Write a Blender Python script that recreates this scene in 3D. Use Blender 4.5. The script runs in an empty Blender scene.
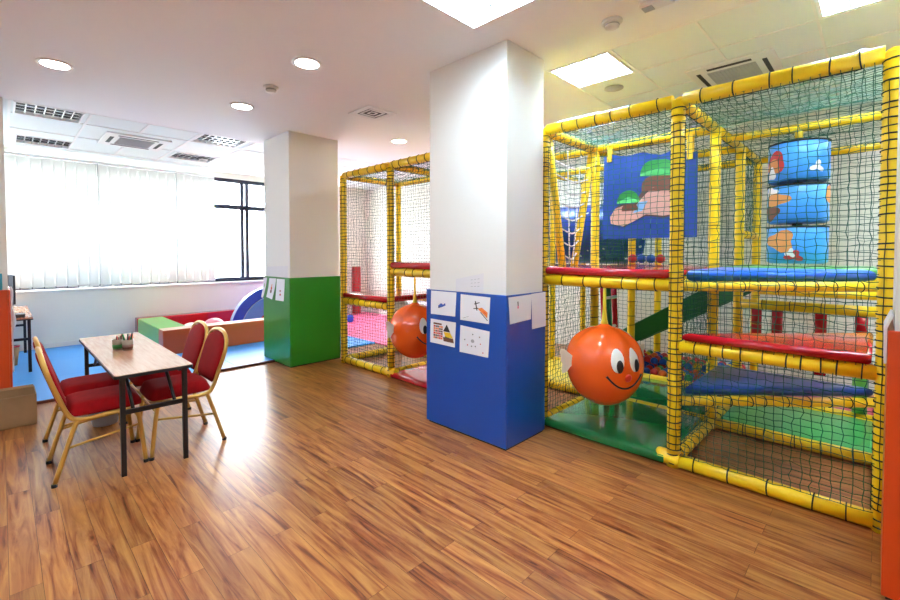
import bpy, bmesh, math, random
from mathutils import Vector, Matrix
random.seed(7)
S = bpy.context.scene
C = S.collection
PI = math.pi
def lin(c):
    c = c / 255.0
    return c / 12.92 if c <= 0.04045 else ((c + 0.055) / 1.055) ** 2.4
def RGB(r, g, b): return (lin(r), lin(g), lin(b), 1.0)

# ------------------------------------------------------------------ camera
YAW, PITCH = 0.796928131, 0.0280521998
EYE = 1.45
cam_d = bpy.data.cameras.new('camera')
cam = bpy.data.objects.new('camera', cam_d); C.objects.link(cam)
fw = Vector((math.sin(YAW) * math.cos(PITCH), math.cos(YAW) * math.cos(PITCH), -math.sin(PITCH)))
rt = Vector((math.cos(YAW), -math.sin(YAW), 0))
up = rt.cross(fw)
cam.matrix_world = Matrix(((rt.x, up.x, -fw.x, 0), (rt.y, up.y, -fw.y, 0), (rt.z, up.z, -fw.z, EYE), (0, 0, 0, 1)))
cam_d.sensor_width = 36; cam_d.lens = 439.878 / 900 * 36
cam_d.shift_y = -34.37 / 900
cam_d.clip_start = 0.05
S.camera = cam

# ------------------------------------------------------------------ world, exposure
w = bpy.data.worlds.new('sky'); S.world = w; w.use_nodes = True
bg = w.node_tree.nodes['Background']
_wn = w.node_tree.nodes; _wl = w.node_tree.links
_tc = _wn.new('ShaderNodeTexCoord'); _sx = _wn.new('ShaderNodeSeparateXYZ'); _rp = _wn.new('ShaderNodeValToRGB')
_mr = _wn.new('ShaderNodeMapRange'); _mr.inputs['From Min'].default_value = -1; _mr.inputs['From Max'].default_value = 1
_wl.new(_tc.outputs['Generated'], _sx.inputs['Vector']); _wl.new(_sx.outputs['Z'], _mr.inputs['Value']); _wl.new(_mr.outputs['Result'], _rp.inputs['Fac'])
# dim pale ground below the horizon, bright overcast sky above it
_rp.color_ramp.elements[0].position = 0.44; _rp.color_ramp.elements[0].color = (0.42, 0.46, 0.48, 1)
_rp.color_ramp.elements[1].position = 0.56; _rp.color_ramp.elements[1].color = (0.85, 0.94, 1.0, 1)
_wl.new(_rp.outputs['Color'], bg.inputs['Color'])
bg.inputs['Strength'].default_value = 14.5
S.view_settings.view_transform = 'Standard'
S.view_settings.look = 'None'
S.view_settings.gamma = 1
S.view_settings.use_curve_mapping = False
S.view_settings.exposure = 0.95
LAMP = 37.0        # radiance of the lit ceiling panels
DOWN = 30.0        # radiance of the round downlights
S.cycles.max_bounces = 10
S.cycles.diffuse_bounces = 5
S.cycles.transparent_max_bounces = 16
S.cycles.use_denoising = True

# ------------------------------------------------------------------ materials
M = {}
def mat(name, col, rough=0.5, metal=0.0, spec=0.5, emit=None, estr=0.0, bump=0.0, bscale=40.0, vary=0.0, vscale=6.0, coat=0.0):
    m = bpy.data.materials.new(name); m.use_nodes = True
    nt = m.node_tree; b = nt.nodes['Principled BSDF']
    b.inputs['Base Color'].default_value = RGB(*col)
    b.inputs['Roughness'].default_value = rough
    b.inputs['Metallic'].default_value = metal
    b.inputs['Specular IOR Level'].default_value = spec
    b.inputs['Coat Weight'].default_value = coat
    b.inputs['Coat Roughness'].default_value = 0.12
    if emit:
        b.inputs['Emission Color'].default_value = RGB(*emit)
        b.inputs['Emission Strength'].default_value = estr
    tc = nt.nodes.new('ShaderNodeTexCoord')
    if vary:
        n = nt.nodes.new('ShaderNodeTexNoise'); n.inputs['Scale'].default_value = vscale; n.inputs['Detail'].default_value = 3
        nt.links.new(tc.outputs['Object'], n.inputs['Vector'])
        r = nt.nodes.new('ShaderNodeValToRGB')
        c0 = RGB(*[max(0, x * (1 - vary)) for x in col]); c1 = RGB(*[min(255, x * (1 + vary)) for x in col])
        r.color_ramp.elements[0].position = 0.3; r.color_ramp.elements[0].color = c0
        r.color_ramp.elements[1].position = 0.7; r.color_ramp.elements[1].color = c1
        nt.links.new(n.outputs['Fac'], r.inputs['Fac']); nt.links.new(r.outputs['Color'], b.inputs['Base Color'])
    if bump:
        n2 = nt.nodes.new('ShaderNodeTexNoise'); n2.inputs['Scale'].default_value = bscale; n2.inputs['Detail'].default_value = 2
        nt.links.new(tc.outputs['Object'], n2.inputs['Vector'])
        bp = nt.nodes.new('ShaderNodeBump'); bp.inputs['Strength'].default_value = bump; bp.inputs['Distance'].default_value = 0.01
        nt.links.new(n2.outputs['Fac'], bp.inputs['Height']); nt.links.new(bp.outputs['Normal'], b.inputs['Normal'])
    M[name] = m
    return m

mat('wall_paint', (240, 239, 228), 0.85, bump=0.03, bscale=90)
mat('ceiling_paint', (246, 248, 248), 0.9)
mat('ceiling_tile', (232, 240, 238), 0.9, bump=0.05, bscale=200)
mat('tile_bar', (238, 238, 236), 0.6)
mat('column_paint', (238, 236, 230), 0.8)
mat('white_plastic', (235, 235, 232), 0.4)
mat('grey_plastic', (176, 178, 178), 0.5)
mat('dark_slot', (38, 38, 40), 0.6)
mat('white_metal', (240, 240, 240), 0.35)
mat('louvre_metal', (222, 226, 232), 0.16, metal=0.9)
mat('lamp_panel', (255, 255, 255), 0.5, emit=(210, 236, 255), estr=LAMP)
mat('lamp_disc', (255, 255, 255), 0.5, emit=(255, 252, 246), estr=DOWN)
mat('frame_navy', (36, 40, 62), 0.4)
mat('sill_white', (240, 238, 232), 0.5)
mat('trim_brown', (86, 40, 32), 0.5)
mat('mat_blue', (62, 150, 228), 0.42, bump=0.04, bscale=120)
mat('mat_pink', (236, 104, 150), 0.42, bump=0.04, bscale=120)
def vinyl(n, c, r=0.28): return mat(n, c, r, bump=0.035, bscale=5, coat=0.25)
vinyl('vinyl_blue', (12, 74, 164)); vinyl('vinyl_green', (30, 132, 32)); vinyl('vinyl_orange', (208, 66, 18))
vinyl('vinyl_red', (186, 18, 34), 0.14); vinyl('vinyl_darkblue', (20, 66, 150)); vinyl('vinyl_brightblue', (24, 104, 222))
vinyl('vinyl_mat_green', (22, 124, 66), 0.08); vinyl('vinyl_yellow', (236, 204, 40)); vinyl('vinyl_pink', (214, 60, 90))
vinyl('vinyl_lime', (96, 180, 76)); vinyl('vinyl_wood', (196, 84, 36)); vinyl('vinyl_cream', (240, 206, 184))
vinyl('vinyl_arch', (22, 66, 190)); vinyl('vinyl_arch_light', (80, 128, 214)); vinyl('slide_green', (18, 112, 58))
vinyl('vinyl_padgreen', (40, 150, 70)); vinyl('vinyl_paleblue', (170, 196, 236))
mat('foam_yellow', (252, 212, 20), 0.38, bump=0.05, bscale=14, coat=0.15)
mat('cord_dark', (20, 40, 34), 0.8)
mat('net_green', (14, 88, 72), 0.8)
mat('rope_white', (226, 226, 224), 0.8)
mat('strap_yellow', (232, 196, 40), 0.6)
mat('chair_red', (146, 8, 14), 0.85, spec=0.15, bump=0.05, bscale=250, vary=0.05, vscale=20)
mat('chair_gold', (206, 158, 76), 0.32, metal=0.55)
mat('foot_black', (22, 20, 20), 0.6)
mat('leg_black', (24, 20, 22), 0.4)
mat('paper', (242, 242, 246), 0.8)
mat('paper_thin', (232, 230, 232), 0.8)
mat('cardboard', (150, 112, 74), 0.8, vary=0.05)
mat('cardboard_in', (126, 92, 60), 0.85)
mat('ball_orange', (238, 92, 24), 0.22, coat=0.4, bump=0.02, bscale=4)
mat('fin_cream', (226, 216, 196), 0.5)
mat('eye_white', (246, 244, 236), 0.3); mat('eye_black', (20, 14, 14), 0.3); mat('nose_red', (216, 48, 22), 0.3)
mat('banner_blue', (16, 62, 144), 0.5); mat('art_green', (30, 132, 52), 0.6); mat('art_peach', (196, 150, 136), 0.6)
mat('art_brown', (108, 66, 50), 0.6); mat('art_line', (84, 58, 56), 0.6); mat('art_sky', (120, 170, 214), 0.6)
mat('drum_blue', (62, 152, 232), 0.35); mat('art_orange', (212, 140, 74), 0.5); mat('art_red', (192, 44, 46), 0.5); mat('art_white', (236, 238, 240), 0.5)
mat('black_rubber', (24, 22, 24), 0.6)
mat('cup_clear', (150, 128, 104), 0.3)
mat('monitor_grey', (128, 140, 150), 0.4); mat('monitor_dark', (36, 40, 50), 0.4); mat('teal_card', (50, 160, 180), 0.6)
mat('bucket_grey', (196, 210, 232), 0.4)
for n, c in dict(crayon_red=(206, 40, 34), crayon_green=(54, 130, 60), crayon_orange=(230, 126, 40), crayon_brown=(110, 66, 46), crayon_black=(30, 30, 34), crayon_blue=(40, 80, 170)).items():
    mat(n, c, 0.5)
for n, c in dict(pit_red=(196, 30, 34), pit_blue=(24, 80, 176), pit_yellow=(234, 196, 34), pit_green=(40, 140, 66), pit_orange=(226, 104, 30)).items():
    mat(n, c, 0.3)
mat('ball_white', (240, 234, 232), 0.35); mat('ball_pink', (238, 150, 168), 0.35); mat('ball_sky', (40, 130, 214), 0.35)

def wood_floor():
    m = bpy.data.materials.new('laminate'); m.use_nodes = True; nt = m.node_tree; b = nt.nodes['Principled BSDF']; L = nt.links
    tc = nt.nodes.new('ShaderNodeTexCoord')
    mp = nt.nodes.new('ShaderNodeMapping'); mp.inputs['Rotation'].default_value = (0, 0, PI / 2)
    L.new(tc.outputs['Object'], mp.inputs['Vector'])
    br = nt.nodes.new('ShaderNodeTexBrick'); br.offset = 0.37; br.inputs['Scale'].default_value = 1
    br.inputs['Brick Width'].default_value = 1.1; br.inputs['Row Height'].default_value = 0.105
    br.inputs['Mortar Size'].default_value = 0.0009; br.inputs['Mortar Smooth'].default_value = 0.1; br.inputs['Bias'].default_value = 0
    br.inputs['Color1'].default_value = (0, 0, 0, 1); br.inputs['Color2'].default_value = (1, 1, 1, 1); br.inputs['Mortar'].default_value = (0.1, 0.1, 0.1, 1)
    L.new(mp.outputs['Vector'], br.inputs['Vector'])
    # grain, stretched along the planks, shifted per plank
    sc = nt.nodes.new('ShaderNodeMapping'); sc.inputs['Scale'].default_value = (1.3, 17, 1)
    L.new(mp.outputs['Vector'], sc.inputs['Vector'])
    off = nt.nodes.new('ShaderNodeVectorMath'); off.operation = 'MULTIPLY_ADD'
    off.inputs[1].default_value = (9, 0, 7)
    L.new(br.outputs['Color'], off.inputs[0]); L.new(sc.outputs['Vector'], off.inputs[2])
    n1 = nt.nodes.new('ShaderNodeTexNoise'); n1.inputs['Scale'].default_value = 1.4; n1.inputs['Detail'].default_value = 6; n1.inputs['Roughness'].default_value = 0.6; n1.inputs['Distortion'].default_value = 0.9
    L.new(off.outputs['Vector'], n1.inputs['Vector'])
    r1 = nt.nodes.new('ShaderNodeValToRGB')
    e = r1.color_ramp.elements
    e[0].position = 0.33; e[0].color = RGB(96, 42, 19)
    e[1].position = 0.68; e[1].color = RGB(180, 124, 62)
    x = e.new(0.42); x.color = RGB(140, 74, 36)
    x = e.new(0.54); x.color = RGB(162, 102, 52)
    L.new(n1.outputs['Fac'], r1.inputs['Fac'])
    hs = nt.nodes.new('ShaderNodeHueSaturation')
    mr = nt.nodes.new('ShaderNodeMapRange'); mr.inputs['To Min'].default_value = 0.80; mr.inputs['To Max'].default_value = 1.10
    L.new(br.outputs['Color'], mr.inputs['Value']); L.new(mr.outputs['Result'], hs.inputs['Value']); L.new(r1.outputs['Color'], hs.inputs['Color'])
    mx = nt.nodes.new('ShaderNodeMixRGB'); mx.inputs['Color2'].default_value = RGB(76, 40, 24)
    L.new(br.outputs['Fac'], mx.inputs['Fac']); L.new(hs.outputs['Color'], mx.inputs['Color1'])
    L.new(mx.outputs['Color'], b.inputs['Base Color'])
    b.inputs['Roughness'].default_value = 0.3
    b.inputs['Specular IOR Level'].default_value = 0.4
    bp = nt.nodes.new('ShaderNodeBump'); bp.inputs['Strength'].default_value = 0.05; bp.inputs['Distance'].default_value = 0.004
    L.new(n1.outputs['Fac'], bp.inputs['Height']); L.new(bp.outputs['Normal'], b.inputs['Normal'])
    M['laminate'] = m
wood_floor()

def table_wood():
    m = mat('table_laminate', (196, 146, 116), 0.18); nt = m.node_tree; b = nt.nodes['Principled BSDF']
    tc = nt.nodes.new('ShaderNodeTexCoord'); mp = nt.nodes.new('ShaderNodeMapping'); mp.inputs['Scale'].default_value = (40, 3, 1)
    nt.links.new(tc.outputs['Object'], mp.inputs['Vector'])
    n = nt.nodes.new('ShaderNodeTexNoise'); n.inputs['Scale'].default_value = 1.5; n.inputs['Detail'].default_value = 5
    nt.links.new(mp.outputs['Vector'], n.inputs['Vector'])
    r = nt.nodes.new('ShaderNodeValToRGB'); r.color_ramp.elements[0].position = 0.3; r.color_ramp.elements[0].color = RGB(178, 126, 98)
    r.color_ramp.elements[1].position = 0.7; r.color_ramp.elements[1].color = RGB(200, 152, 124)
    nt.links.new(n.outputs['Fac'], r.inputs['Fac']); nt.links.new(r.outputs['Color'], b.inputs['Base Color'])
table_wood()

def tunnel_mat():
    m = mat('tunnel_blue', (14, 58, 150), 0.3); nt = m.node_tree; b = nt.nodes['Principled BSDF']
    tc = nt.nodes.new('ShaderNodeTexCoord')
    v = nt.nodes.new('ShaderNodeTexVoronoi'); v.inputs['Scale'].default_value = 9; v.inputs['Randomness'].default_value = 0.6
    nt.links.new(tc.outputs['Object'], v.inputs['Vector'])
    r = nt.nodes.new('ShaderNodeValToRGB'); r.color_ramp.interpolation = 'CONSTANT'
    r.color_ramp.elements[0].color = RGB(210, 220, 230); r.color_ramp.elements[1].position = 0.19; r.color_ramp.elements[1].color = RGB(14, 58, 150)
    nt.links.new(v.outputs['Distance'], r.inputs['Fac']); nt.links.new(r.outputs['Color'], b.inputs['Base Color'])
tunnel_mat()

def glass_mat():
    m = bpy.data.materials.new('window_glass'); m.use_nodes = True; nt = m.node_tree
    out = nt.nodes['Material Output']; nt.nodes.remove(nt.nodes['Principled BSDF'])
    t = nt.nodes.new('ShaderNodeBsdfTransparent'); g = nt.nodes.new('ShaderNodeBsdfGlossy'); g.inputs['Roughness'].default_value = 0.02
    mx = nt.nodes.new('ShaderNodeMixShader'); mx.inputs['Fac'].default_value = 0.06
    nt.links.new(t.outputs[0], mx.inputs[1]); nt.links.new(g.outputs[0], mx.inputs[2]); nt.links.new(mx.outputs[0], out.inputs['Surface'])
    M['window_glass'] = m
glass_mat()
def blind_mat():
    m = bpy.data.materials.new('blind_fabric'); m.use_nodes = True; nt = m.node_tree
    out = nt.nodes['Material Output']; nt.nodes.remove(nt.nodes['Principled BSDF'])
    d = nt.nodes.new('ShaderNodeBsdfDiffuse'); d.inputs['Color'].default_value = RGB(244, 244, 240)
    t = nt.nodes.new('ShaderNodeBsdfTranslucent'); t.inputs['Color'].default_value = RGB(246, 246, 242)
    mx = nt.nodes.new('ShaderNodeMixShader'); mx.inputs['Fac'].default_value = 0.21
    nt.links.new(d.outputs[0], mx.inputs[1]); nt.links.new(t.outputs[0], mx.inputs[2]); nt.links.new(mx.outputs[0], out.inputs['Surface'])
    M['blind_fabric'] = m
blind_mat()

# ------------------------------------------------------------------ mesh helper
SCALE = 1
class MB:
    def __init__(s): s.v = []; s.f = []; s.mi = []; s.sm = []
    def add(s, vs, fs, mi=0, sm=False):
        o = len(s.v); s.v += [tuple(p) for p in vs]
        for f in fs:
            s.f.append([i + o for i in f]); s.mi.append(mi); s.sm.append(sm)
        return s
    def box(s, x0, x1, y0, y1, z0, z1, mi=0):
        vs = [(x0, y0, z0), (x1, y0, z0), (x1, y1, z0), (x0, y1, z0), (x0, y0, z1), (x1, y0, z1), (x1, y1, z1), (x0, y1, z1)]
        return s.add(vs, [(0, 3, 2, 1), (4, 5, 6, 7), (0, 1, 5, 4), (1, 2, 6, 5), (2, 3, 7, 6), (3, 0, 4, 7)], mi)
    def prism(s, poly, z0, z1, mi=0, sm=False, axis='z'):
        n = len(poly)
        def P(a, b, c): return {'z': (a, b, c), 'x': (c, a, b), 'y': (a, c, b)}[axis]
        vs = [P(a, b, z0) for a, b in poly] + [P(a, b, z1) for a, b in poly]
        fs = [tuple(range(n))[::-1], tuple(range(n, 2 * n))]
        s.add(vs, fs, mi, False)
        o = len(s.v) - 2 * n
        for i in range(n):
            j = (i + 1) % n
            s.f.append([o + i, o + j, o + n + j, o + n + i]); s.mi.append(mi); s.sm.append(sm)
        return s
    def soft(s, poly, z0, z1, r=0.02, mi=0):
        """prism with rounded top and bottom edges (convex polygon, z extrusion)"""
        def inset(p, d):
            n = len(p); out = []
            ar = sum(p[i][0] * p[(i + 1) % n][1] - p[(i + 1) % n][0] * p[i][1] for i in range(n))
            sg = 1 if ar > 0 else -1
            for i in range(n):
                a = Vector(p[i - 1]); b = Vector(p[i]); c = Vector(p[(i + 1) % n])
                d1 = (b - a).normalized(); d2 = (c - b).normalized()
                n1 = Vector((-d1.y, d1.x)) * sg; n2 = Vector((-d2.y, d2.x)) * sg
                k = n1 + n2; q = k / max(k.length_squared, 1e-6) * 2
                out.append(tuple(b + q * d))
            return out
        prof = []
        for k in range(5):
            a = k / 4 * PI / 2; prof.append((r * (1 - math.sin(a)), z0 + r * (1 - math.cos(a))))
        for k in range(5):
            a = k / 4 * PI / 2; prof.append((r * (1 - math.cos(a)), z1 - r * (1 - math.sin(a))))
        n = len(poly); vs = []; fs = []
        for d, z in prof: vs += [(x, y, z) for x, y in inset(poly, d)]
        m = len(prof)
        for k in range(m - 1):
            for i in range(n):
                j = (i + 1) % n; fs.append((k * n + i, k * n + j, (k + 1) * n + j, (k + 1) * n + i))
        fs.append(tuple(range(n))[::-1]); fs.append(tuple(range((m - 1) * n, m * n)))
        return s.add(vs, fs, mi, True)
    def tube(s, pts, r, n=10, mi=0, cap=True, sm=True, rs=None):
        pts = [Vector(p) for p in pts]; m = len(pts); vs = []; fs = []
        t0 = (pts[1] - pts[0]).normalized()
        nrm = t0.orthogonal().normalized()
        if abs(t0.z) < 0.95: nrm = Vector((0, 0, 1)).cross(t0).normalized()
        else: nrm = (Vector((1, 0, 0)) - t0 * t0.x).normalized()
        for i, p in enumerate(pts):
            t = (pts[min(i + 1, m - 1)] - pts[max(i - 1, 0)]).normalized()
            nrm = (nrm - t * nrm.dot(t)).normalized(); bn = t.cross(nrm)
            rr = rs[i] if rs else r
            for k in range(n):
                a = 2 * PI * k / n + PI / n
                vs.append(p + (nrm * math.cos(a) + bn * math.sin(a)) * rr)
        for i in range(m - 1):
            for k in range(n):
                j = (k + 1) % n; fs.append((i * n + k, i * n + j, (i + 1) * n + j, (i + 1) * n + k))
        s.add(vs, fs, mi, sm)
        if cap:
            o = len(s.v) - len(vs)
            s.f.append([o + k for k in range(n)][::-1]); s.mi.append(mi); s.sm.append(False)
            s.f.append([o + (m - 1) * n + k for k in range(n)]); s.mi.append(mi); s.sm.append(False)
        return s
    def lathe(s, prof, c=(0, 0, 0), n=24, mi=0, fn=None, sm=True):
        vs = []; fs = []; m = len(prof)
        for (r, z) in prof:
            for k in range(n):
                a = 2 * PI * k / n; q = fn(a, r, z) if fn else r
                vs.append((c[0] + q * math.cos(a), c[1] + q * math.sin(a), c[2] + z))
        for i in range(m - 1):
            for k in range(n):
                j = (k + 1) % n; fs.append((i * n + k, i * n + j, (i + 1) * n + j, (i + 1) * n + k))
        fs.append(tuple(range(n))[::-1]); fs.append(tuple(range((m - 1) * n, m * n)))
        return s.add(vs, fs, mi, sm)
    def sphere(s, c, r, nu=16, nv=10, mi=0):
        prof = [(max(1e-4, r * math.sin(PI * k / nv)), -r * math.cos(PI * k / nv)) for k in range(nv + 1)]
        return s.lathe(prof, c, nu, mi)
    def ringband(s, p, d, r, wdt=0.004, n=12, mi=0):
        """a thin cord ring round an axis d at p"""
        d = Vector(d).normalized(); a = d.orthogonal().normalized(); b = d.cross(a); p = Vector(p)
        vs = []; fs = []
        for k in range(n):
            t = 2 * PI * k / n; u = a * math.cos(t) + b * math.sin(t)
            vs += [p + u * (r + wdt), p + u * r * 0.99 + d * wdt, p + u * r * 0.99 - d * wdt]
        for k in range(n):
            j = (k + 1) % n
            for q in range(3):
                e = (q + 1) % 3; fs.append((k * 3 + q, j * 3 + q, j * 3 + e, k * 3 + e))
        return s.add(vs, fs, mi, True)
    def mesh(s, name, mats):
        me = bpy.data.meshes.new(name); me.from_pydata(s.v, [], s.f)
        for m_ in (mats if isinstance(mats, (list, tuple)) else [mats]): me.materials.append(M[m_])
        me.polygons.foreach_set('material_index', s.mi); me.polygons.foreach_set('use_smooth', s.sm)
        bm = bmesh.new(); bm.from_mesh(me); bmesh.ops.recalc_face_normals(bm, faces=bm.faces); bm.to_mesh(me); bm.free()
        me.update(); return me
    def build(s, name, mats, parent=None, loc=None, bevel=0.0, seg=2):
        if SCALE != 1: s.v = [tuple(q * SCALE for q in p) for p in s.v]
        o = bpy.data.objects.new(name, s.mesh(name, mats)); C.objects.link(o)
        if parent: o.parent = parent
        if loc: o.location = loc
        if bevel:
            b = o.modifiers.new('bevel', 'BEVEL'); b.width = bevel; b.segments = seg; b.limit_method = 'ANGLE'; b.angle_limit = 0.7
            if seg > 2:
                for p in o.data.polygons: p.use_smooth = True
                wn = o.modifiers.new('wn', 'WEIGHTED_NORMAL')
        return o
def tag(o, label, cat, group=None, kind=None):
    o['label'] = label; o['category'] = cat
    if group: o['group'] = group
    if kind: o['kind'] = kind
    return o
def empty(name, loc, label, cat, group=None, rz=0):
    o = bpy.data.objects.new(name, None); C.objects.link(o); o.location = loc; o.rotation_euler = (0, 0, rz); o.empty_display_size = 0.1
    return tag(o, label, cat, group)
def struct(o): o['kind'] = 'structure'; return o
def dup(o, loc, label=None, group=None, rz=None):
    r = o.copy(); C.objects.link(r); r.location = loc
    if rz is not None: r.rotation_euler = (0, 0, rz)
    if label: r['label'] = label
    if group: r['group'] = group
    for ch in list(o.children):
        c = ch.copy(); C.objects.link(c); c.parent = r
        for g in list(ch.children):
            d = g.copy(); C.objects.link(d); d.parent = c
    return r
def spline(pts, k=6):
    P = [Vector(p) for p in pts]; out = []
    for i in range(len(P) - 1):
        p0 = P[max(i - 1, 0)]; p1 = P[i]; p2 = P[i + 1]; p3 = P[min(i + 2, len(P) - 1)]
        for j in range(k):
            t = j / k
            out.append(0.5 * ((2 * p1) + (p2 - p0) * t + (2 * p0 - 5 * p1 + 4 * p2 - p3) * t * t + (3 * p1 - p0 - 3 * p2 + p3) * t ** 3))
    out.append(P[-1]); return out

# ------------------------------------------------------------------ the room
H = 2.985
X0, X1, Y0, Y1 = -3.2, 6.25, -3.8, 8.97
struct(MB().box(X0, X1, Y0, Y1, -0.05, 0).build('floor', 'laminate'))
struct(MB().box(X1, X1 + 0.12, Y0, Y1, 0, H + 0.2).build('wall_right', 'wall_paint'))
struct(MB().box(X0 - 0.12, X0, Y0, Y1, 0, H + 0.2).build('wall_left', 'wall_paint'))
struct(MB().box(X0, X1, Y0 - 0.12, Y0, 0, H + 0.2).build('wall_back', 'wall_paint'))
# window wall with its opening
WX0, WX1, WZ0, WZ1 = -0.95, 5.3, 0.907, 2.89
wm = MB()
wm.box(X0, X1, Y1, Y1 + 0.18, 0, WZ0); wm.box(X0, X1, Y1, Y1 + 0.18, WZ1, H + 0.2)
wm.box(X0, WX0, Y1, Y1 + 0.18, WZ0, WZ1); wm.box(WX1, X1, Y1, Y1 + 0.18, WZ0, WZ1)
struct(wm.build('wall_window', 'wall_paint'))
struct(MB().box(WX0, WX1, Y1 - 0.035, Y1 + 0.18, WZ0 - 0.035, WZ0).build('trim_1', 'sill_white', bevel=0.006))
wf = MB()
fy0, fy1 = Y1 + 0.05, Y1 + 0.11
wf.box(WX0, WX1, fy0, fy1, WZ0, WZ0 + 0.075); wf.box(WX0, WX1, fy0, fy1, WZ1 - 0.07, WZ1); wf.box(WX0, WX1, fy0, fy1, 2.305, 2.39)
for x in (WX0, -0.3, 1.09, 2.18, 3.33, 3.425, 4.5, WX1 - 0.05):
    wf.box(x, x + 0.062, fy0 - 0.004, fy1 + 0.004, WZ0, WZ1)
win = struct(wf.build('window_1', 'frame_navy'))
MB().box(WX0, WX1, fy0 + 0.02, fy0 + 0.026, WZ0, WZ1).build('pane', 'window_glass', win)

# ceilings: plaster over most, tiles by the windows and over the play frame; holes for recessed lamps
def ceiling_with_holes(name, rects, holes, z, thick, material):
    xs = sorted({v for r in rects + holes for v in r[:2]}); ys = sorted({v for r in rects + holes for v in r[2:]})
    mb = MB()
    ins = lambda r, x, y: r[0] < x < r[1] and r[2] < y < r[3]
    for i in range(len(xs) - 1):
        for j in range(len(ys) - 1):
            cx, cy = (xs[i] + xs[i + 1]) / 2, (ys[j] + ys[j + 1]) / 2
            if any(ins(r, cx, cy) for r in rects) and not any(ins(h, cx, cy) for h in holes):
                mb.add([(xs[i], ys[j], z), (xs[i], ys[j + 1], z), (xs[i + 1], ys[j + 1], z), (xs[i + 1], ys[j], z)], [(0, 1, 2, 3)])
    o = mb.build(name, material); return struct(o)
TX, TY = 3.25, 6.24
lit = [(1.77, 2.30, 1.49, 2.02), (3.265, 3.785, 1.51, 2.03), (3.265, 3.765, -0.25, 0.309)]
behind = [(-0.6, -0.08, 1.49, 2.02), (1.77, 2.30, -1.6, -1.075), (-0.6, -0.08, -1.6, -1.075), (4.3, 4.82, -1.6, -1.075), (5.0, 5.52, 3.4, 3.92), (5.0, 5.52, 4.35, 4.87), (4.55, 5.07, 2.2, 2.72), (4.0, 4.5, -0.92, -0.42), (5.2, 5.72, -0.92, -0.42), (-2.2, -1.68, 3.6, 4.1)]  # unseen lit panels added to brighten the room; only the banner one is inferred
off = [(0.13, 0.69, 6.27, 6.79), (0.17, 0.75, 8.02, 8.55), (1.855, 2.42, 6.22, 6.75), (1.90, 2.50, 7.66, 8.19), (3.55, 4.10, 7.2, 7.72)]
holes = lit + behind + off
ceiling_with_holes('ceiling', [(X0, TX, Y0, TY), (TX, X1, 2.05, TY), (TX, X1, Y0, -1.0)], holes, H, 0.1, 'ceiling_paint')
ceiling_with_holes('ceiling_tiles', [(X0, X1, TY, Y1), (TX, X1, -1.0, 2.05)], holes, H + 0.004, 0.1, 'ceiling_tile')
struct(MB().box(X0, X1, Y0, Y1, H + 0.16, H + 0.3).build('ceiling_slab', 'ceiling_paint'))
# thin metal bars between the tiles
tb = MB()
for x in (3.25, 3.797, 4.35, 4.9, 5.45, 6.0): tb.box(x - 0.008, x + 0.008, -0.26, 2.05, H - 0.002, H + 0.004)
for y in (-0.26, 0.325, 0.905, 1.49, 2.045): tb.box(TX, X1, y - 0.008, y + 0.008, H - 0.002, H + 0.004)
struct(tb.build('trim_2', 'tile_bar'))
tb = MB()
for x in (0.1, 0.74, 1.84, 2.53, 3.5, 4.15): tb.box(x - 0.012, x + 0.012, TY, Y1 - 0.2, H - 0.003, H + 0.004)
for y in (TY + 0.005, 6.80, 7.62, 8.56): tb.box(0.1, 6.2, y - 0.008, y + 0.008, H - 0.003, H + 0.004)
tb.box(1.27, 1.295, TY, 6.80, H - 0.004, H + 0.004); tb.box(1.27, 1.295, 7.9, 8.56, H - 0.004, H + 0.004)
struct(tb.build('trim_3', 'tile_bar'))

# columns
def column(n, x0, x1, y0, y1):
    struct(MB().box(x0, x1, y0, y1, 0, H + 0.002).build(n, 'column_paint'))
column('wall_column_near', 2.575, 3.055, 1.943, 2.755)
column('wall_column_far', 2.556, 3.255, 5.322, 6.06)
column('wall_column_left', -0.55, 0.05, 6.2, 6.8)
column('wall_column_right', 2.575, 3.06, -0.85, -0.05)
def pad_ring(name, ins, out, z1, mt, label):
    x0, x1, y0, y1 = ins; X_0, X_1, Y_0, Y_1 = out
    m = MB()
    e = empty(name, ((X_0 + X_1) / 2, (Y_0 + Y_1) / 2, 0), label, 'wall padding')
    ox, oy = e.location.x, e.location.y
    for n_, bx in (('side_pad', (X_0, x0, Y_0, Y_1)), ('side_pad', (x1, X_1, Y_0, Y_1)), ('side_pad', (x0, x1, Y_0, y0)), ('side_pad', (x0, x1, y1, Y_1))):
        MB().box(bx[0] - ox, bx[1] - ox, bx[2] - oy, bx[3] - oy, 0.012, z1).build(n_, mt, e, bevel=0.0045, seg=3)
    MB().box(x0 - 0.008 - ox, x1 + 0.008 - ox, y0 - 0.008 - oy, y1 + 0.008 - oy, 0, 0.014).build('plinth', 'black_rubber', e)
    return e
pad_ring('column_pad', (2.577, 3.053, 1.945, 2.753), (2.562, 3.085, 1.931, 2.788), 1.142, 'vinyl_blue', 'blue vinyl pad wrapped around the foot of the nearest white column')
pad_ring('column_pad', (2.558, 3.253, 5.324, 6.058), (2.543, 3.27, 5.309, 6.10), 1.138, 'vinyl_green', 'green vinyl pad wrapped around the foot of the middle column')
pad_ring('column_pad', (-0.548, 0.048, 6.202, 6.798), (-0.58, 0.066, 6.17, 6.84), 1.087, 'vinyl_orange', 'orange vinyl pad on the column at left, above the cardboard box')
pad_ring('column_pad', (2.577, 3.058, -0.848, -0.052), (2.562, 3.09, -0.88, -0.03), 1.13, 'vinyl_orange', 'tall orange vinyl pad at the right beside the netted play frame')

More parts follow.
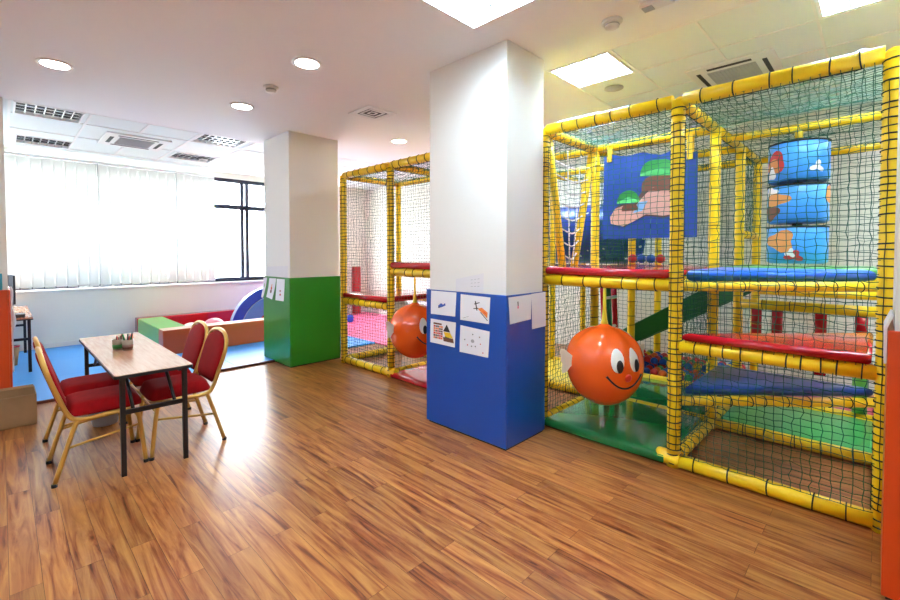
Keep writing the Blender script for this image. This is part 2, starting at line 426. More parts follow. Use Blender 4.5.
# papers: built in the plane of a pad face. axis 'x': face at x = v looking -X, corners are (y, z)
def sheet(name, axis, v, corners, label, marks=(), group=None, mt='paper', curl=0.0, cat='paper'):
    m = MB(); n = 8
    a, b, c, d = [Vector(q) for q in corners]
    th = 0.0015
    def P(u, w, o):
        q = (a * (1 - u) + b * u) * (1 - w) + (d * (1 - u) + c * u) * w
        lift = curl * w * w + 0.0015 * math.sin(u * 5 + w * 3) + 0.0025
        return (v - lift - o, q.x, q.y) if axis == 'x' else (q.x, v - lift - o, q.y)
    for o in (0, th):
        vs = [P(i / n, j / n, o) for j in range(n + 1) for i in range(n + 1)]
        m.add(vs, [(j * (n + 1) + i, j * (n + 1) + i + 1, (j + 1) * (n + 1) + i + 1, (j + 1) * (n + 1) + i) for j in range(n) for i in range(n)], 0, True)
    mats = [mt]
    for (pts, mm) in marks:
        if mm not in mats: mats.append(mm)
        k = mats.index(mm)
        vs = [P(u, w, th + 0.0006) for u, w in pts] + [P(u, w, th + 0.0001) for u, w in pts]
        q = len(pts)
        m.add(vs, [tuple(range(q)), tuple(range(q, 2 * q))] + [(i, (i + 1) % q, q + (i + 1) % q, q + i) for i in range(q)], k)
    o = m.build(name, mats); tag(o, label, cat, group); return o
def blob(u, w, ru, rw, n=9, ph=0.0): return [(u + ru * math.cos(2 * PI * k / n + ph), w + rw * math.sin(2 * PI * k / n + ph)) for k in range(n)]
def bar(u0, w0, u1, w1, t):
    d = Vector((u1 - u0, w1 - w0)); nn = Vector((-d.y, d.x)).normalized() * t
    return [(u0 + nn.x, w0 + nn.y), (u1 + nn.x, w1 + nn.y), (u1 - nn.x, w1 - nn.y), (u0 - nn.x, w0 - nn.y)]
V1 = 2.562
sheet('drawing', 'x', V1, [(2.724, 1.134), (2.43, 1.135), (2.441, 0.939), (2.728, 0.935)], 'paper with a small blue scribble, upper left on the blue pad',
      [([(0.30, 0.62), (0.42, 0.50), (0.50, 0.56), (0.58, 0.48), (0.60, 0.58), (0.46, 0.66), (0.32, 0.72)], 'crayon_blue'), (bar(0.3, 0.7, 0.5, 0.6, 0.015), 'crayon_black')], 'drawings on the blue pad', cat='drawing')
mk = [(bar(0.52, 0.2, 0.58, 0.55, 0.018), 'crayon_black'), (bar(0.48, 0.32, 0.66, 0.24, 0.015), 'crayon_black'), (bar(0.46, 0.5, 0.62, 0.46, 0.015), 'crayon_black'),
      ([(0.60, 0.48), (0.74, 0.42), (0.94, 0.58), (0.94, 0.80), (0.80, 0.66)], 'crayon_orange'), ([(0.72, 0.5), (0.84, 0.52), (0.92, 0.66), (0.82, 0.62)], 'crayon_red'), (bar(0.7, 0.6, 0.95, 0.88, 0.012), 'crayon_black'), (bar(0.1, 0.92, 0.3, 0.82, 0.004), 'art_line')]
sheet('drawing', 'x', V1, [(2.381, 1.125), (2.08, 1.119), (2.09, 0.918), (2.386, 0.92)], 'paper with black figure and orange patch, upper right on the blue pad', mk, 'drawings on the blue pad', cat='drawing')
mk = []
rnd = random.Random(3)
for i in range(5):
    for j in range(6):
        mk.append(([(0.14 + i * 0.075, 0.24 + j * 0.095), (0.20 + i * 0.075, 0.24 + j * 0.095), (0.20 + i * 0.075, 0.315 + j * 0.095), (0.14 + i * 0.075, 0.315 + j * 0.095)], rnd.choice(['crayon_brown', 'crayon_red', 'crayon_black', 'crayon_brown', 'crayon_orange'])))
mk += [(bar(0.13, 0.17, 0.46, 0.17, 0.035), 'crayon_brown'), ([(0.52, 0.44), (0.66, 0.14), (0.8, 0.44)], 'crayon_black'), ([(0.54, 0.46), (0.8, 0.46), (0.92, 0.66), (0.62, 0.66)], 'pit_yellow'),
       ([(0.52, 0.67), (0.92, 0.67), (0.96, 0.84), (0.55, 0.84)], 'crayon_brown'), ([(0.6, 0.58), (0.75, 0.58), (0.78, 0.7), (0.6, 0.72)], 'crayon_green')]
sheet('drawing', 'x', V1, [(2.73, 0.895), (2.436, 0.891), (2.445, 0.688), (2.737, 0.691)], 'paper with a busy brown and yellow building, lower left on the blue pad', mk, 'drawings on the blue pad', cat='drawing')
mk = [(blob(0.45, 0.5, 0.06, 0.07), 'grey_plastic')] + [(blob(u, w, 0.02, 0.025), c) for u, w, c in ((0.18, 0.5, 'crayon_black'), (0.28, 0.68, 'crayon_red'), (0.45, 0.25, 'crayon_black'), (0.68, 0.3, 'crayon_brown'), (0.72, 0.55, 'crayon_red'), (0.55, 0.68, 'crayon_black'), (0.42, 0.7, 'crayon_black'), (0.82, 0.86, 'crayon_red'))]
sheet('drawing', 'x', V1, [(2.384, 0.878), (2.085, 0.862), (2.097, 0.662), (2.393, 0.662)], 'paper with sparse small dots and a grey mark, lower right on the blue pad', mk, 'drawings on the blue pad', cat='drawing')
sheet('drawing', 'y', 1.931, [(2.58, 1.128), (2.88, 1.132), (2.868, 0.939), (2.6, 0.929)], 'white paper with a purple figure on the narrow side of the blue pad',
      [(bar(0.38, 0.2, 0.4, 0.45, 0.02), 'art_line'), (blob(0.39, 0.42, 0.03, 0.06), 'mat_pink')], cat='drawing')
sheet('paper_sheet', 'y', 1.9285, [(2.873, 1.136), (3.075, 1.139), (3.078, 0.862), (2.883, 0.859)], 'blank portrait paper next to the purple figure drawing, lower than it', cat='paper')
sheet('paper_sheet', 'x', 2.575, [(2.445, 1.242), (2.156, 1.298), (2.156, 1.145), (2.445, 1.145)], 'pale sheet with faint writing taped to white column above the blue pad',
      [(bar(0.55 + 0.12 * k, 0.25 + 0.2 * j, 0.62 + 0.12 * k, 0.24 + 0.2 * j, 0.012), 'grey_plastic') for j in range(3) for k in range(3)], mt='paper_thin')
V2 = 2.543
sheet('drawing', 'x', V2, [(6.085, 1.115), (5.974, 1.119), (6.035, 0.841), (6.095, 0.843)], 'curling paper on the green pad, the one farthest from the pad corner', [(blob(0.5, 0.4, 0.12, 0.12), 'vinyl_lime')], 'drawings on the green pad', curl=0.03, cat='drawing')
sheet('drawing', 'x', V2, [(5.895, 1.115), (5.69, 1.119), (5.747, 0.839), (5.928, 0.86)], 'curling paper with a brown and red figure, middle one on the green pad',
      [(blob(0.5, 0.5, 0.1, 0.09), 'crayon_red'), (blob(0.5, 0.66, 0.13, 0.09), 'crayon_brown'), (bar(0.5, 0.3, 0.5, 0.5, 0.04), 'crayon_orange')], 'drawings on the green pad', curl=0.03, cat='drawing')
sheet('drawing', 'x', V2, [(5.665, 1.116), (5.438, 1.118), (5.454, 0.834), (5.697, 0.831)], 'paper with two faint red marks nearest the green pad corner',
      [(blob(0.5, 0.55, 0.1, 0.05), 'art_peach'), (blob(0.52, 0.72, 0.09, 0.05), 'art_red')], 'drawings on the green pad', curl=0.008, cat='drawing')
sheet('paper_sheet', 'x', 2.556, [(5.99, 1.267), (5.376, 1.29), (5.376, 1.14), (5.99, 1.14)], 'pale lavender paper strip on white column above the green pad', mt='paper_thin')
# loose white paper sticking out behind the two orange pads
for (pts, lab) in (([(0.074, 6.2, 1.12), (0.088, 6.2, 1.06), (0.08, 6.2, 0.92), (0.104, 6.2, 0.77), (0.082, 6.2, 0.62), (0.08, 6.2, 0.26)], 'white paper edge hanging behind the orange pad at left'),):
    m = MB(); P_ = spline(pts, 5)
    vs = []; 
    for p in P_: vs += [(0.068, p.y, p.z), (p.x, p.y, p.z), (p.x, p.y + 0.004, p.z), (0.068, p.y + 0.004, p.z)]
    fs = []
    for i in range(len(P_) - 1):
        for k in range(4): fs.append((i * 4 + k, i * 4 + (k + 1) % 4, (i + 1) * 4 + (k + 1) % 4, (i + 1) * 4 + k))
    m.add(vs, fs, 0, True); tag(m.build('paper_sheet', 'paper'), lab, 'paper')
tag(MB().box(-0.03, 0.012, 6.176, 6.198, 1.088, 1.25).build('card', 'teal_card'), 'teal card standing on top of the orange pad at left', 'card')
m = MB(); m.prism([(-0.0285, 1.135), (-0.047, 1.19), (-0.040, 1.195), (-0.018, 1.135), (-0.020, 0.985), (-0.0285, 0.985)], 2.6, 2.85, 0, axis='x')
tag(m.build('paper_sheet', 'paper'), 'white folded paper at the top edge of the tall orange pad', 'paper')

# ------------------------------------------------------------------ floor mats
edge = struct(MB().box(-1.11, 2.54, 5.752, 5.78, 0, 0.026).build('trim_4', 'trim_brown'))
ys_ = [5.78, 6.84, 7.90, 8.945]
xb = [-1.11, -0.05, 1.01, 2.07, 3.13, 4.19]
names = ['nearest the wooden floor', 'in the middle row', 'along the window wall']
cols = ['far left', 'under the long side desk', 'before the ball box', 'beside the green pad', 'behind the green pad']
def mat_tile(x0, x1, y0, y1, mt, label, group):
    m = MB(); g = 0.003
    if y0 < 5.8 and x1 > 2.54 and x0 < 3.27:
        if x0 < 2.54: m.box(x0 + g, 2.538, y0, y1 - g, 0.001, 0.022); m.box(2.538, x1 - g, 6.105, y1 - g, 0.001, 0.022)
        else: m.box(x0 + g, 3.275, 6.105, y1 - g, 0.001, 0.022); m.box(3.275, x1 - g, y0, y1 - g, 0.001, 0.022)
    else: m.box(x0 + g, x1 - g, y0, y1 - g, 0.001, 0.022)
    tag(m.build('floor_mat', mt), label, 'mat', group)
for i in range(5):
    for j in range(3):
        mat_tile(xb[i], xb[i + 1], ys_[j], ys_[j + 1], 'mat_blue', 'blue foam floor mat, %s, %s' % (cols[i], names[j]), 'blue floor mats')
for i, (a, b) in enumerate(((4.19, 5.21), (5.21, 6.24))):
    for j in range(4):
        y0 = [5.16, 5.78, 6.84, 7.9][j]; y1 = [5.78, 6.84, 7.9, 8.945][j]
        mat_tile(a, b, y0, y1, 'mat_pink', 'pink foam floor mat %s, %s' % (['next to the blue mats', 'next to the right wall'][i], ['just behind the far netted bay', 'nearest the netted bay', 'in the middle', 'along the window wall'][j]), 'pink floor mats')
tag(MB().box(5.82, 5.98, 8.80, 8.94, 0.023, 1.14).build('corner_post_pad', 'vinyl_red', bevel=0.015), 'upright red foam post in the far corner behind the netting', 'foam post')
struct(MB().box(X0, X1, Y1 - 0.02, Y1, 0.022, 0.09).build('baseboard_window', 'sill_white'))
m = MB(); m.lathe([(0.02, 0), (0.055, 0.0), (0.07, 0.04), (0.07, 0.10), (0.06, 0.14), (0.02, 0.15)], (5.07, 7.86, 0.023), 16)
tag(m.build('foam_roller', 'vinyl_arch'), 'small dark blue foam roller standing on the pink mats', 'foam roller')

# ------------------------------------------------------------------ window blinds
def blind(x0, x1, n, label):
    e = empty('vertical_blind', ((x0 + x1) / 2, 8.89, 2.895), label, 'blind', 'white vertical blinds')
    W = x1 - x0
    MB().box(-W / 2, W / 2, -0.03, 0.02, -0.038, 0.0).build('headrail', 'white_metal', e, bevel=0.004)
    sw = W / n
    for k in range(n):
        m = MB(); c = -W / 2 + sw * (k + 0.5); hw = sw * 0.53; a = math.radians(9)
        pts = []
        for q in range(7):
            t = (q / 6 - 0.5) * 2
            pts.append((c + t * hw * math.cos(a), 0.008 * (1 - t * t) + t * hw * math.sin(a)))
        ring = pts + [(x, y - 0.0012) for x, y in pts[::-1]]
        m.prism(ring, -1.945, -0.042, 0, True)
        s = m.build('slat', 'blind_fabric', e)
        MB().box(c - hw * 0.86, c + hw * 0.86, 0.004 - 0.006, 0.004 + 0.006, -1.965, -1.942).build('bottom_weight', 'white_plastic', e)
    m = MB()
    m.tube([(-W / 2 + 0.02, -0.02, -1.952), (0, -0.022, -1.958), (W / 2 - 0.02, -0.02, -1.952)], 0.0025, 5)
    m.tube([(W / 2 - 0.02, -0.035, -0.04), (W / 2 - 0.02, -0.035, -1.6)], 0.0025, 5)
    m.build('bead_chain', 'grey_plastic', e)
    return e
blind(0.065, 1.105, 8, 'white vertical blind on the left of the window, beside the monitor')
blind(1.115, 2.19, 8, 'white vertical blind in the middle of the window')
blind(2.2, 2.815, 5, 'white vertical blind ending at the uncovered dark framed window')
m = MB()
m.tube(spline([(0.86, 8.945, 0.914), (0.90, 8.94, 0.93), (0.96, 8.95, 0.914), (1.02, 8.945, 0.92), (1.0, 8.95, 0.93), (0.93, 8.955, 0.918)], 5), 0.006, 6)
m.tube(spline([(1.1, 8.95, 0.914), (1.17, 8.945, 0.96), (1.2, 8.95, 1.0), (1.22, 8.945, 0.94), (1.3, 8.95, 0.916)], 5), 0.006, 6)
tag(m.build('blind_cord', 'grey_plastic'), 'tangled grey blind cord lying on the window sill', 'cord')

# ------------------------------------------------------------------ ceiling fittings
def troffer(r, label, on, cells=(4, 4)):
    x0, x1, y0, y1 = r; cx, cy = (x0 + x1) / 2, (y0 + y1) / 2; a, b = (x1 - x0) / 2, (y1 - y0) / 2
    e = empty('ceiling_light', (cx, cy, H), label, 'ceiling light', 'square ceiling lights')
    d = 0.075
    m = MB()
    t = 0.016
    m.box(-a, -a + t, -b, b, -0.006, d); m.box(a - t, a, -b, b, -0.006, d); m.box(-a + t, a - t, -b, -b + t, -0.006, d); m.box(-a + t, a - t, b - t, b, -0.006, d)
    m.box(-a, a, -b, b, d, d + 0.02)
    m.build('housing', 'white_metal', e)
    if on:
        MB().box(-a + t, a - t, -b + t, b - t, d - 0.008, d - 0.002).build('diffuser', 'lamp_panel', e)
    else:
        MB().box(-a + t, a - t, -b + t, b - t, d - 0.008, d - 0.002).build('darkened_reflector', 'dark_slot', e)  # white part coloured dark, standing for dark reflections in the unlit cells
    lv = MB(); z0, z1 = 0.0, 0.038 if on else 0.04
    nx, ny = cells
    for k in range(1, nx):
        x = -a + t + (2 * a - 2 * t) * k / nx; w_ = 0.0055 if on else 0.006
        lv.prism([(x - w_, z0), (x + w_, z0), (x + w_ * 0.4, z1), (x - w_ * 0.4, z1)], -b + t, b - t, 0, axis='y')
    for k in range(1, ny):
        y = -b + t + (2 * b - 2 * t) * k / ny; w_ = 0.0055 if on else 0.008
        lv.prism([(y - w_, z0), (y + w_, z0), (y + w_ * 0.4, z1), (y - w_ * 0.4, z1)], -a + t, a - t, 0, axis='x')
    lv.build('louvre', 'white_metal' if on else 'louvre_metal', e)
    return e
lab_on = ['lit square ceiling light above the near white column, cut by the top of the photo', 'lit square ceiling light just right of the near column top', 'lit square ceiling light in the tiles at the upper right corner']
for r, l in zip(lit, lab_on): troffer(r, l, True)
lab_b = ['unseen fill panel light added over the left floor', 'unseen fill panel light added behind the camera, right', 'unseen fill panel light added behind the camera, left', 'unseen fill panel light added beyond the orange pad', 'unseen fill panel light added over the play frame, behind the near column', 'unseen fill panel light added farther along the play frame, behind the near column', 'lit square ceiling light above the net behind the picture banner', 'unseen fill panel light added right of the netted frame, nearer', 'unseen fill panel light added right of the netted frame, by the back wall', 'unseen fill panel light added by the left wall']
for r, l in zip(behind, lab_b): troffer(r, l, True)
lab_off = ['unlit louvred ceiling light with dark cells, nearer left one by the window', 'unlit louvred ceiling light close above the left blind', 'unlit louvred ceiling light right of the air conditioner, farther from window', 'louvred ceiling light over the right blind, nearest the window', 'louvred ceiling light partly hidden by the middle column']
for r, l, c in zip(off, lab_off, ((7, 4), (7, 3), (7, 4), (7, 4), (7, 4))): troffer(r, l, False, c)

def downlight(x, y, label):
    e = empty('downlight', (x, y, H), label, 'downlight', 'round downlights')
    MB().lathe([(0.088, 0.001), (0.118, 0.0), (0.12, -0.006), (0.10, -0.012), (0.088, -0.006)], n=32).build('ring', 'white_metal', e)
    MB().lathe([(0.001, -0.003), (0.094, -0.003), (0.094, -0.008), (0.001, -0.009)], n=32).build('lens', 'lamp_disc', e)
dl = [(0.344, 4.817, 'round lit downlight at the far left, nearest the left louvred light'), (1.764, 3.337, 'round lit downlight nearest the near column, above the table'), (1.797, 4.788, 'round lit downlight in front of the middle column, left of it'), (3.848, 4.735, 'round lit downlight above the far netted play bay'),
      (0.344, 3.337, 'round lit downlight above the left chairs, out of view'), (0.4, 0.4, 'round lit downlight straight above the photographer')]
for d_ in dl: downlight(*d_)

def cassette(cx, cy, a, b, label):
    e = empty('air_conditioner', (cx, cy, H), label, 'air conditioner', 'ceiling air conditioners')
    m = MB(); m.prism([(-a, -b), (a, -b), (a, b), (-a, b)], -0.014, 0.004); m.build('panel', 'white_plastic', e, bevel=0.012, seg=3)
    g = MB(); g.box(-a * 0.55, a * 0.55, -b * 0.55, b * 0.55, -0.018, -0.013)
    for k in range(13):
        y = -b * 0.53 + k * b * 1.06 / 12; g.box(-a * 0.53, a * 0.53, y - 0.004, y + 0.004, -0.022, -0.0175)
    g.build('grille', 'grey_plastic', e)
    for (x0, x1, y0, y1) in ((-a * 0.62, a * 0.62, b * 0.7, b * 0.8), (-a * 0.62, a * 0.62, -b * 0.8, -b * 0.7), (a * 0.7, a * 0.82, -b * 0.5, b * 0.5), (-a * 0.82, -a * 0.7, -b * 0.5, b * 0.5)):
        MB().box(x0, x1, y0, y1, -0.0165, -0.0135).build('air_slot', 'dark_slot', e)
cassette(1.33, 7.385, 0.36, 0.40, 'white ceiling cassette air conditioner near the window blinds')
cassette(4.40, 0.907, 0.33, 0.31, 'white ceiling cassette air conditioner above the right netted bay')

def smoke(x, y, label, s=1.0):
    e = empty('smoke_detector', (x, y, H), label, 'smoke detector')
    MB().lathe([(0.001, 0.0), (0.065 * s, 0.0), (0.065 * s, -0.014 * s), (0.05 * s, -0.02 * s), (0.001, -0.02 * s)], n=24).build('base', 'white_plastic', e)
    MB().lathe([(0.044 * s, -0.02 * s), (0.046 * s, -0.04 * s), (0.03 * s, -0.052 * s), (0.001, -0.054 * s)], n=24).build('cap', 'white_plastic', e)
    MB().lathe([(0.0465 * s, -0.026 * s), (0.0475 * s, -0.03 * s), (0.0465 * s, -0.034 * s)], n=24).build('vent_band', 'grey_plastic', e)
smoke(1.782, 4.053, 'small grey smoke detector between two downlights', 1.0)
smoke(2.86, 1.297, 'white smoke detector beside the right column light')
smoke(2.36, 7.95, 'small smoke detector on the window side ceiling near middle column')
e = empty('emergency_light', (2.82, 1.0, H), 'small white box fitting at the upper edge of the photo', 'emergency light')
MB().box(-0.05, 0.05, -0.09, 0.09, -0.03, 0.0).build('body', 'white_plastic', e, bevel=0.008)
MB().box(-0.03, 0.03, 0.02, 0.08, -0.034, -0.029).build('lens', 'grey_plastic', e)
e = empty('air_vent', (2.88, 4.0, H), 'small square air vent in the plaster ceiling between columns', 'air vent')
m = MB()
for k in range(3):
    a0 = (0.19, 0.10, 0.045)[k]; a1 = (0.125, 0.082, 0.03)[k]
    for (x0, x1, y0, y1) in ((-a0, a0, a1, a0), (-a0, a0, -a0, -a1), (-a0, -a1, -a1, a1), (a1, a0, -a1, a1)): m.box(x0, x1, y0, y1, -0.012 + k * 0.002, -0.004 + k * 0.002)
m.build('vane', 'white_metal', e)
MB().box(-0.15, 0.15, -0.15, 0.15, -0.003, -0.001).build('duct', 'dark_slot', e)
tag(MB().lathe([(0.001, 0), (0.085, 0), (0.085, -0.006), (0.001, -0.009)], (4.02, 1.80, H), 24).build('ceiling_speaker', 'grey_plastic'), 'round grey ceiling speaker grille right of the column light', 'speaker')

# ------------------------------------------------------------------ table, cups, chairs
t = empty('folding_table', (0.716, 4.345, 0), 'narrow wood topped folding table between four red chairs', 'table')
def rrect(a, b, r, n=4):
    out = []
    for cx, cy, s0 in ((a - r, b - r, 0), (-a + r, b - r, 1), (-a + r, -b + r, 2), (a - r, -b + r, 3)):
        for k in range(n + 1):
            an = (s0 + k / n) * PI / 2; out.append((cx + r * math.cos(an), cy + r * math.sin(an)))
    return out
MB().prism(rrect(0.223, 0.893, 0.02), 0.650, 0.670, 0).build('tabletop', 'table_laminate', t)
m = MB(); p = rrect(0.2255, 0.8955, 0.021); m.prism(p, 0.646, 0.666); m.build('edge_band', 'leg_black', t)
for sx in (-1, 1):
    for sy in (-1, 1):
        MB().box(sx * 0.178 - 0.014, sx * 0.178 + 0.014, sy * 0.85 - 0.014, sy * 0.85 + 0.014, 0.0, 0.647).build('leg', 'leg_black', t)
for sy in (-1, 1):
    MB().box(-0.166, 0.166, sy * 0.85 - 0.010, sy * 0.85 + 0.010, 0.40, 0.43).build('stretcher', 'leg_black', t)
    for sx in (-1, 1):
        MB().tube([(sx * 0.12, sy * 0.84, 0.42), (sx * 0.12, sy * 0.56, 0.642)], 0.011, 6).build('fold_brace', 'leg_black', t)
for sx in (-1, 1): MB().box(sx * 0.165 - 0.009, sx * 0.165 + 0.009, -0.8, 0.8, 0.615, 0.647).build('rail', 'leg_black', t)

def cup(x, y, label, seed):
    rn = random.Random(seed)
    e = empty('crayon_cup', (x, y, 0.6705), label, 'cup')
    MB().lathe([(0.001, 0.0), (0.034, 0.0), (0.041, 0.085), (0.038, 0.085), (0.031, 0.006), (0.001, 0.006)], n=20).build('cup_body', 'cup_clear', e)
    MB().lathe([(0.0353, 0.012), (0.0385, 0.045), (0.0389, 0.045), (0.0357, 0.012)], n=20).build('sleeve', 'crayon_green' if seed == 1 else 'crayon_brown', e)
    for k in range(9):
        a = rn.random() * 6.28; r0 = rn.random() * 0.018; r1 = 0.022 + rn.random() * 0.012; h = 0.09 + rn.random() * 0.03
        if seed == 2 and k == 0: a = -0.8; r1 = 0.036; h = 0.135
        P0 = Vector((r0 * math.cos(a), r0 * math.sin(a), 0.008)); P1 = Vector((r1 * math.cos(a), r1 * math.sin(a), h)); d = (P1 - P0).normalized()
        c = rn.choice(['crayon_red', 'crayon_red', 'crayon_orange', 'crayon_brown', 'crayon_green', 'crayon_black']) if not (seed == 2 and k == 0) else 'crayon_black'
        MB().tube([P0, P1, P1 + d * 0.012], 0.0045, 7, rs=[0.0045, 0.0045, 0.001]).build('crayon', c, e)
cup(0.655, 4.40, 'clear cup full of crayons on the table, left one', 1)
cup(0.708, 4.33, 'clear cup full of crayons on the table, right one with a tall black pencil', 2)

def make_chair(loc, label):
    global SCALE
    SCALE = 1.055
    e = empty('banquet_chair', loc, label, 'chair', 'red and gold banquet chairs around the table')
    hw = 0.205
    # back hoop with seat rails: one bent tube
    side = [(0.10, hw, 0.372), (-0.06, hw, 0.365), (-0.128, hw, 0.375), (-0.165, hw * 0.97, 0.43), (-0.205, hw * 0.98, 0.55), (-0.245, hw * 1.02, 0.68), (-0.27, hw * 0.93, 0.78), (-0.283, hw * 0.62, 0.845), (-0.288, 0, 0.868)]
    oth = [(x, -y, z) for x, y, z in side[:-1]][::-1]
    zb_ = lambda z: z if z < 0.38 else 0.38 + (z - 0.38) * 0.84
    xb_ = lambda x: x if x > -0.165 else -0.165 + (x + 0.165) * 0.88
    side = [(xb_(x), y, zb_(z)) for x, y, z in side]; oth = [(xb_(x), y, zb_(z)) for x, y, z in oth]
    MB().tube(spline(side + oth, 5), 0.0135, 8).build('back_frame', 'chair_gold', e)
    for s in (-1, 1):
        MB().tube(spline([(0.10, s * hw, 0.372), (0.155, s * hw, 0.362), (0.19, s * hw, 0.32), (0.225, s * (hw + 0.005), 0.012)], 5), 0.0135, 8).build('leg', 'chair_gold', e)
        MB().tube(spline([(-0.105, s * (hw - 0.004), 0.366), (-0.13, s * hw, 0.33), (-0.226, s * (hw + 0.005), 0.012)], 4), 0.0135, 8).build('leg', 'chair_gold', e)
        MB().tube([(-0.165, s * hw, 0.21), (0.198, s * hw, 0.262)], 0.008, 6).build('stretcher', 'chair_gold', e)
        for x in (0.226, -0.227): MB().tube([(x, s * (hw + 0.005), 0.0), (x, s * (hw + 0.005), 0.02)], 0.0155, 8).build('foot_cap', 'foot_black', e)
    MB().tube([(0.19, -hw, 0.31), (0.19, hw, 0.31)], 0.008, 6).build('cross_bar', 'chair_gold', e)
    # seat cushion, crowned
    m = MB(); n = 14; a, b = 0.195, 0.20
    top = []; 
    def seatp(u, v, z):
        # rounded rectangle mapping
        x = a * u; y = b * v * (0.93 + 0.07 * (u + 1) / 2)
        return x, y, z
    vs = []; fs = []
    for i in range(n + 1):
        for j in range(n + 1):
            u, v = i / n * 2 - 1, j / n * 2 - 1
            k = (1 - abs(u) ** 6) * (1 - abs(v) ** 6)
            z = 0.398 + 0.062 * max(k, 0) ** 0.35
            q = 1 - 0.10 * (abs(u) ** 4) * (abs(v) ** 4)
            x, y, _ = seatp(u * q, v * q, 0)
            vs.append((x + 0.03, y, z))
    for i in range(n):
        for j in range(n): fs.append((i * (n + 1) + j, i * (n + 1) + j + 1, (i + 1) * (n + 1) + j + 1, (i + 1) * (n + 1) + j))
    o = len(vs)
    bd = [i * (n + 1) for i in range(n + 1)] + [n * (n + 1) + j for j in range(1, n + 1)] + [i * (n + 1) + n for i in range(n - 1, -1, -1)] + [j for j in range(n - 1, 0, -1)]
    low = [(vs[k][0], vs[k][1], 0.383) for k in bd]; vs2 = vs + low
    for q in range(len(bd)): fs.append((bd[q], bd[(q + 1) % len(bd)], o + (q + 1) % len(bd), o + q))
    fs.append(tuple(o + q for q in range(len(bd))))
    m.add(vs2, fs, 0, True); m.build('seat', 'chair_red', e)
    # balloon backrest: pad inside the hoop
    m = MB(); vs = []; fs = []; nz, ny = 16, 10
    for i in range(nz + 1):
        t_ = i / nz; z = 0.44 + t_ * 0.412
        # leaning line of the hoop
        xl = -0.188 - (z - 0.50) * 0.285
        wy = (0.155 + 0.06 * math.sin(min(t_ / 0.55, 1) * PI / 2)) if t_ < 0.55 else 0.205 * math.sqrt(max(0, 1 - ((t_ - 0.55) / 0.452) ** 2.3))
        wy = min(wy, 0.196); wy = max(wy, 0.004)
        th = 0.022 * min(1, (t_ / 0.12) ** 0.5 if t_ < 0.12 else 1) * min(1, ((1 - t_) / 0.10) ** 0.5 if t_ > 0.9 else 1) + 0.003
        for j in range(2 * ny):
            an = 2 * PI * j / (2 * ny)
            y = wy * math.copysign(abs(math.cos(an)) ** 0.5, math.cos(an)); x = th * math.copysign(abs(math.sin(an)) ** 0.6, math.sin(an))
            vs.append((xb_(xl) + x + 0.003, y, zb_(z)))
    k = 2 * ny
    for i in range(nz):
        for j in range(k): fs.append((i * k + j, i * k + (j + 1) % k, (i + 1) * k + (j + 1) % k, (i + 1) * k + j))
    fs.append(tuple(range(k))[::-1]); fs.append(tuple(range(nz * k, (nz + 1) * k)))
    m.add(vs, fs, 0, True); m.build('backrest', 'chair_red', e)
    SCALE = 1
    return e
ch = make_chair((0.447, 3.852, 0), 'red banquet chair on the left of the table, nearer the camera')
dup(ch, (0.455, 4.345, 0), 'red banquet chair on the left of the table, farther, mostly hidden')
dup(ch, (0.954, 3.845, 0), 'red banquet chair on the right of the table, nearer the camera', rz=PI)
dup(ch, (0.965, 4.345, 0), 'red banquet chair on the right of the table, farther behind', rz=PI)
e = empty('bucket', (0.60, 4.70, 0), 'small grey blue plastic bucket on the floor under the table', 'bucket')
MB().lathe([(0.001, 0), (0.085, 0), (0.11, 0.13), (0.118, 0.13), (0.118, 0.14), (0.105, 0.14), (0.08, 0.01), (0.001, 0.01)], n=24).build('tub', 'bucket_grey', e)
MB().tube(spline([(0.112, 0, 0.13), (0.09, 0.05, 0.155), (0.0, 0.10, 0.165), (-0.09, 0.05, 0.155), (-0.112, 0, 0.13)], 5), 0.004, 6).build('handle', 'white_plastic', e)

# cardboard box at the left
e = empty('cardboard_box', (-0.09, 5.27, 0), 'open brown cardboard box on the floor below the orange pad', 'box')
m = MB(); bx, by, bh, th = 0.285, 0.155, 0.255, 0.006
m.box(-bx, bx, -by, -by + th, 0, bh); m.box(-bx, bx, by - th, by, 0, bh); m.box(-bx, -bx + th, -by + th, by - th, 0, bh); m.box(bx - th, bx, -by + th, by - th, 0, bh); m.box(-bx, bx, -by, by, 0.0, 0.005)
m.build('carton', 'cardboard', e)
for nm, pts in (('flap', [(-bx, by - 0.004, bh), (bx, by - 0.004, bh), (bx - 0.01, by + 0.02, bh + 0.015), (-bx + 0.01, by + 0.02, bh + 0.015)]),):
    MB().add(pts + [(x, y + 0.005, z) for x, y, z in pts], [(0, 1, 2, 3), (4, 7, 6, 5), (0, 4, 5, 1), (1, 5, 6, 2), (2, 6, 7, 3), (3, 7, 4, 0)]).build(nm, 'cardboard', e)
m = MB(); m.lathe([(0.001, 0), (0.05, 0.01), (0.055, 0.09), (0.03, 0.14), (0.001, 0.15)], (0, 0, 0), 10)
tag(m.build('crumpled_paper', 'paper', loc=(-0.12, 5.25, 0.12)), 'crumpled white paper inside the cardboard box', 'paper')
tag(MB().sphere((0, 0, 0), 0.06, 14, 8).build('toy_ball', 'ball_pink', loc=(-0.22, 5.29, 0.19)), 'small pink ball lying in the cardboard box', 'ball')
tag(MB().box(-0.09, 0.09, -0.06, 0.06, 0, 0.19).build('carton', 'cardboard_in', loc=(0.0, 5.27, 0.006), bevel=0.004), 'small dark carton standing inside the cardboard box', 'carton')

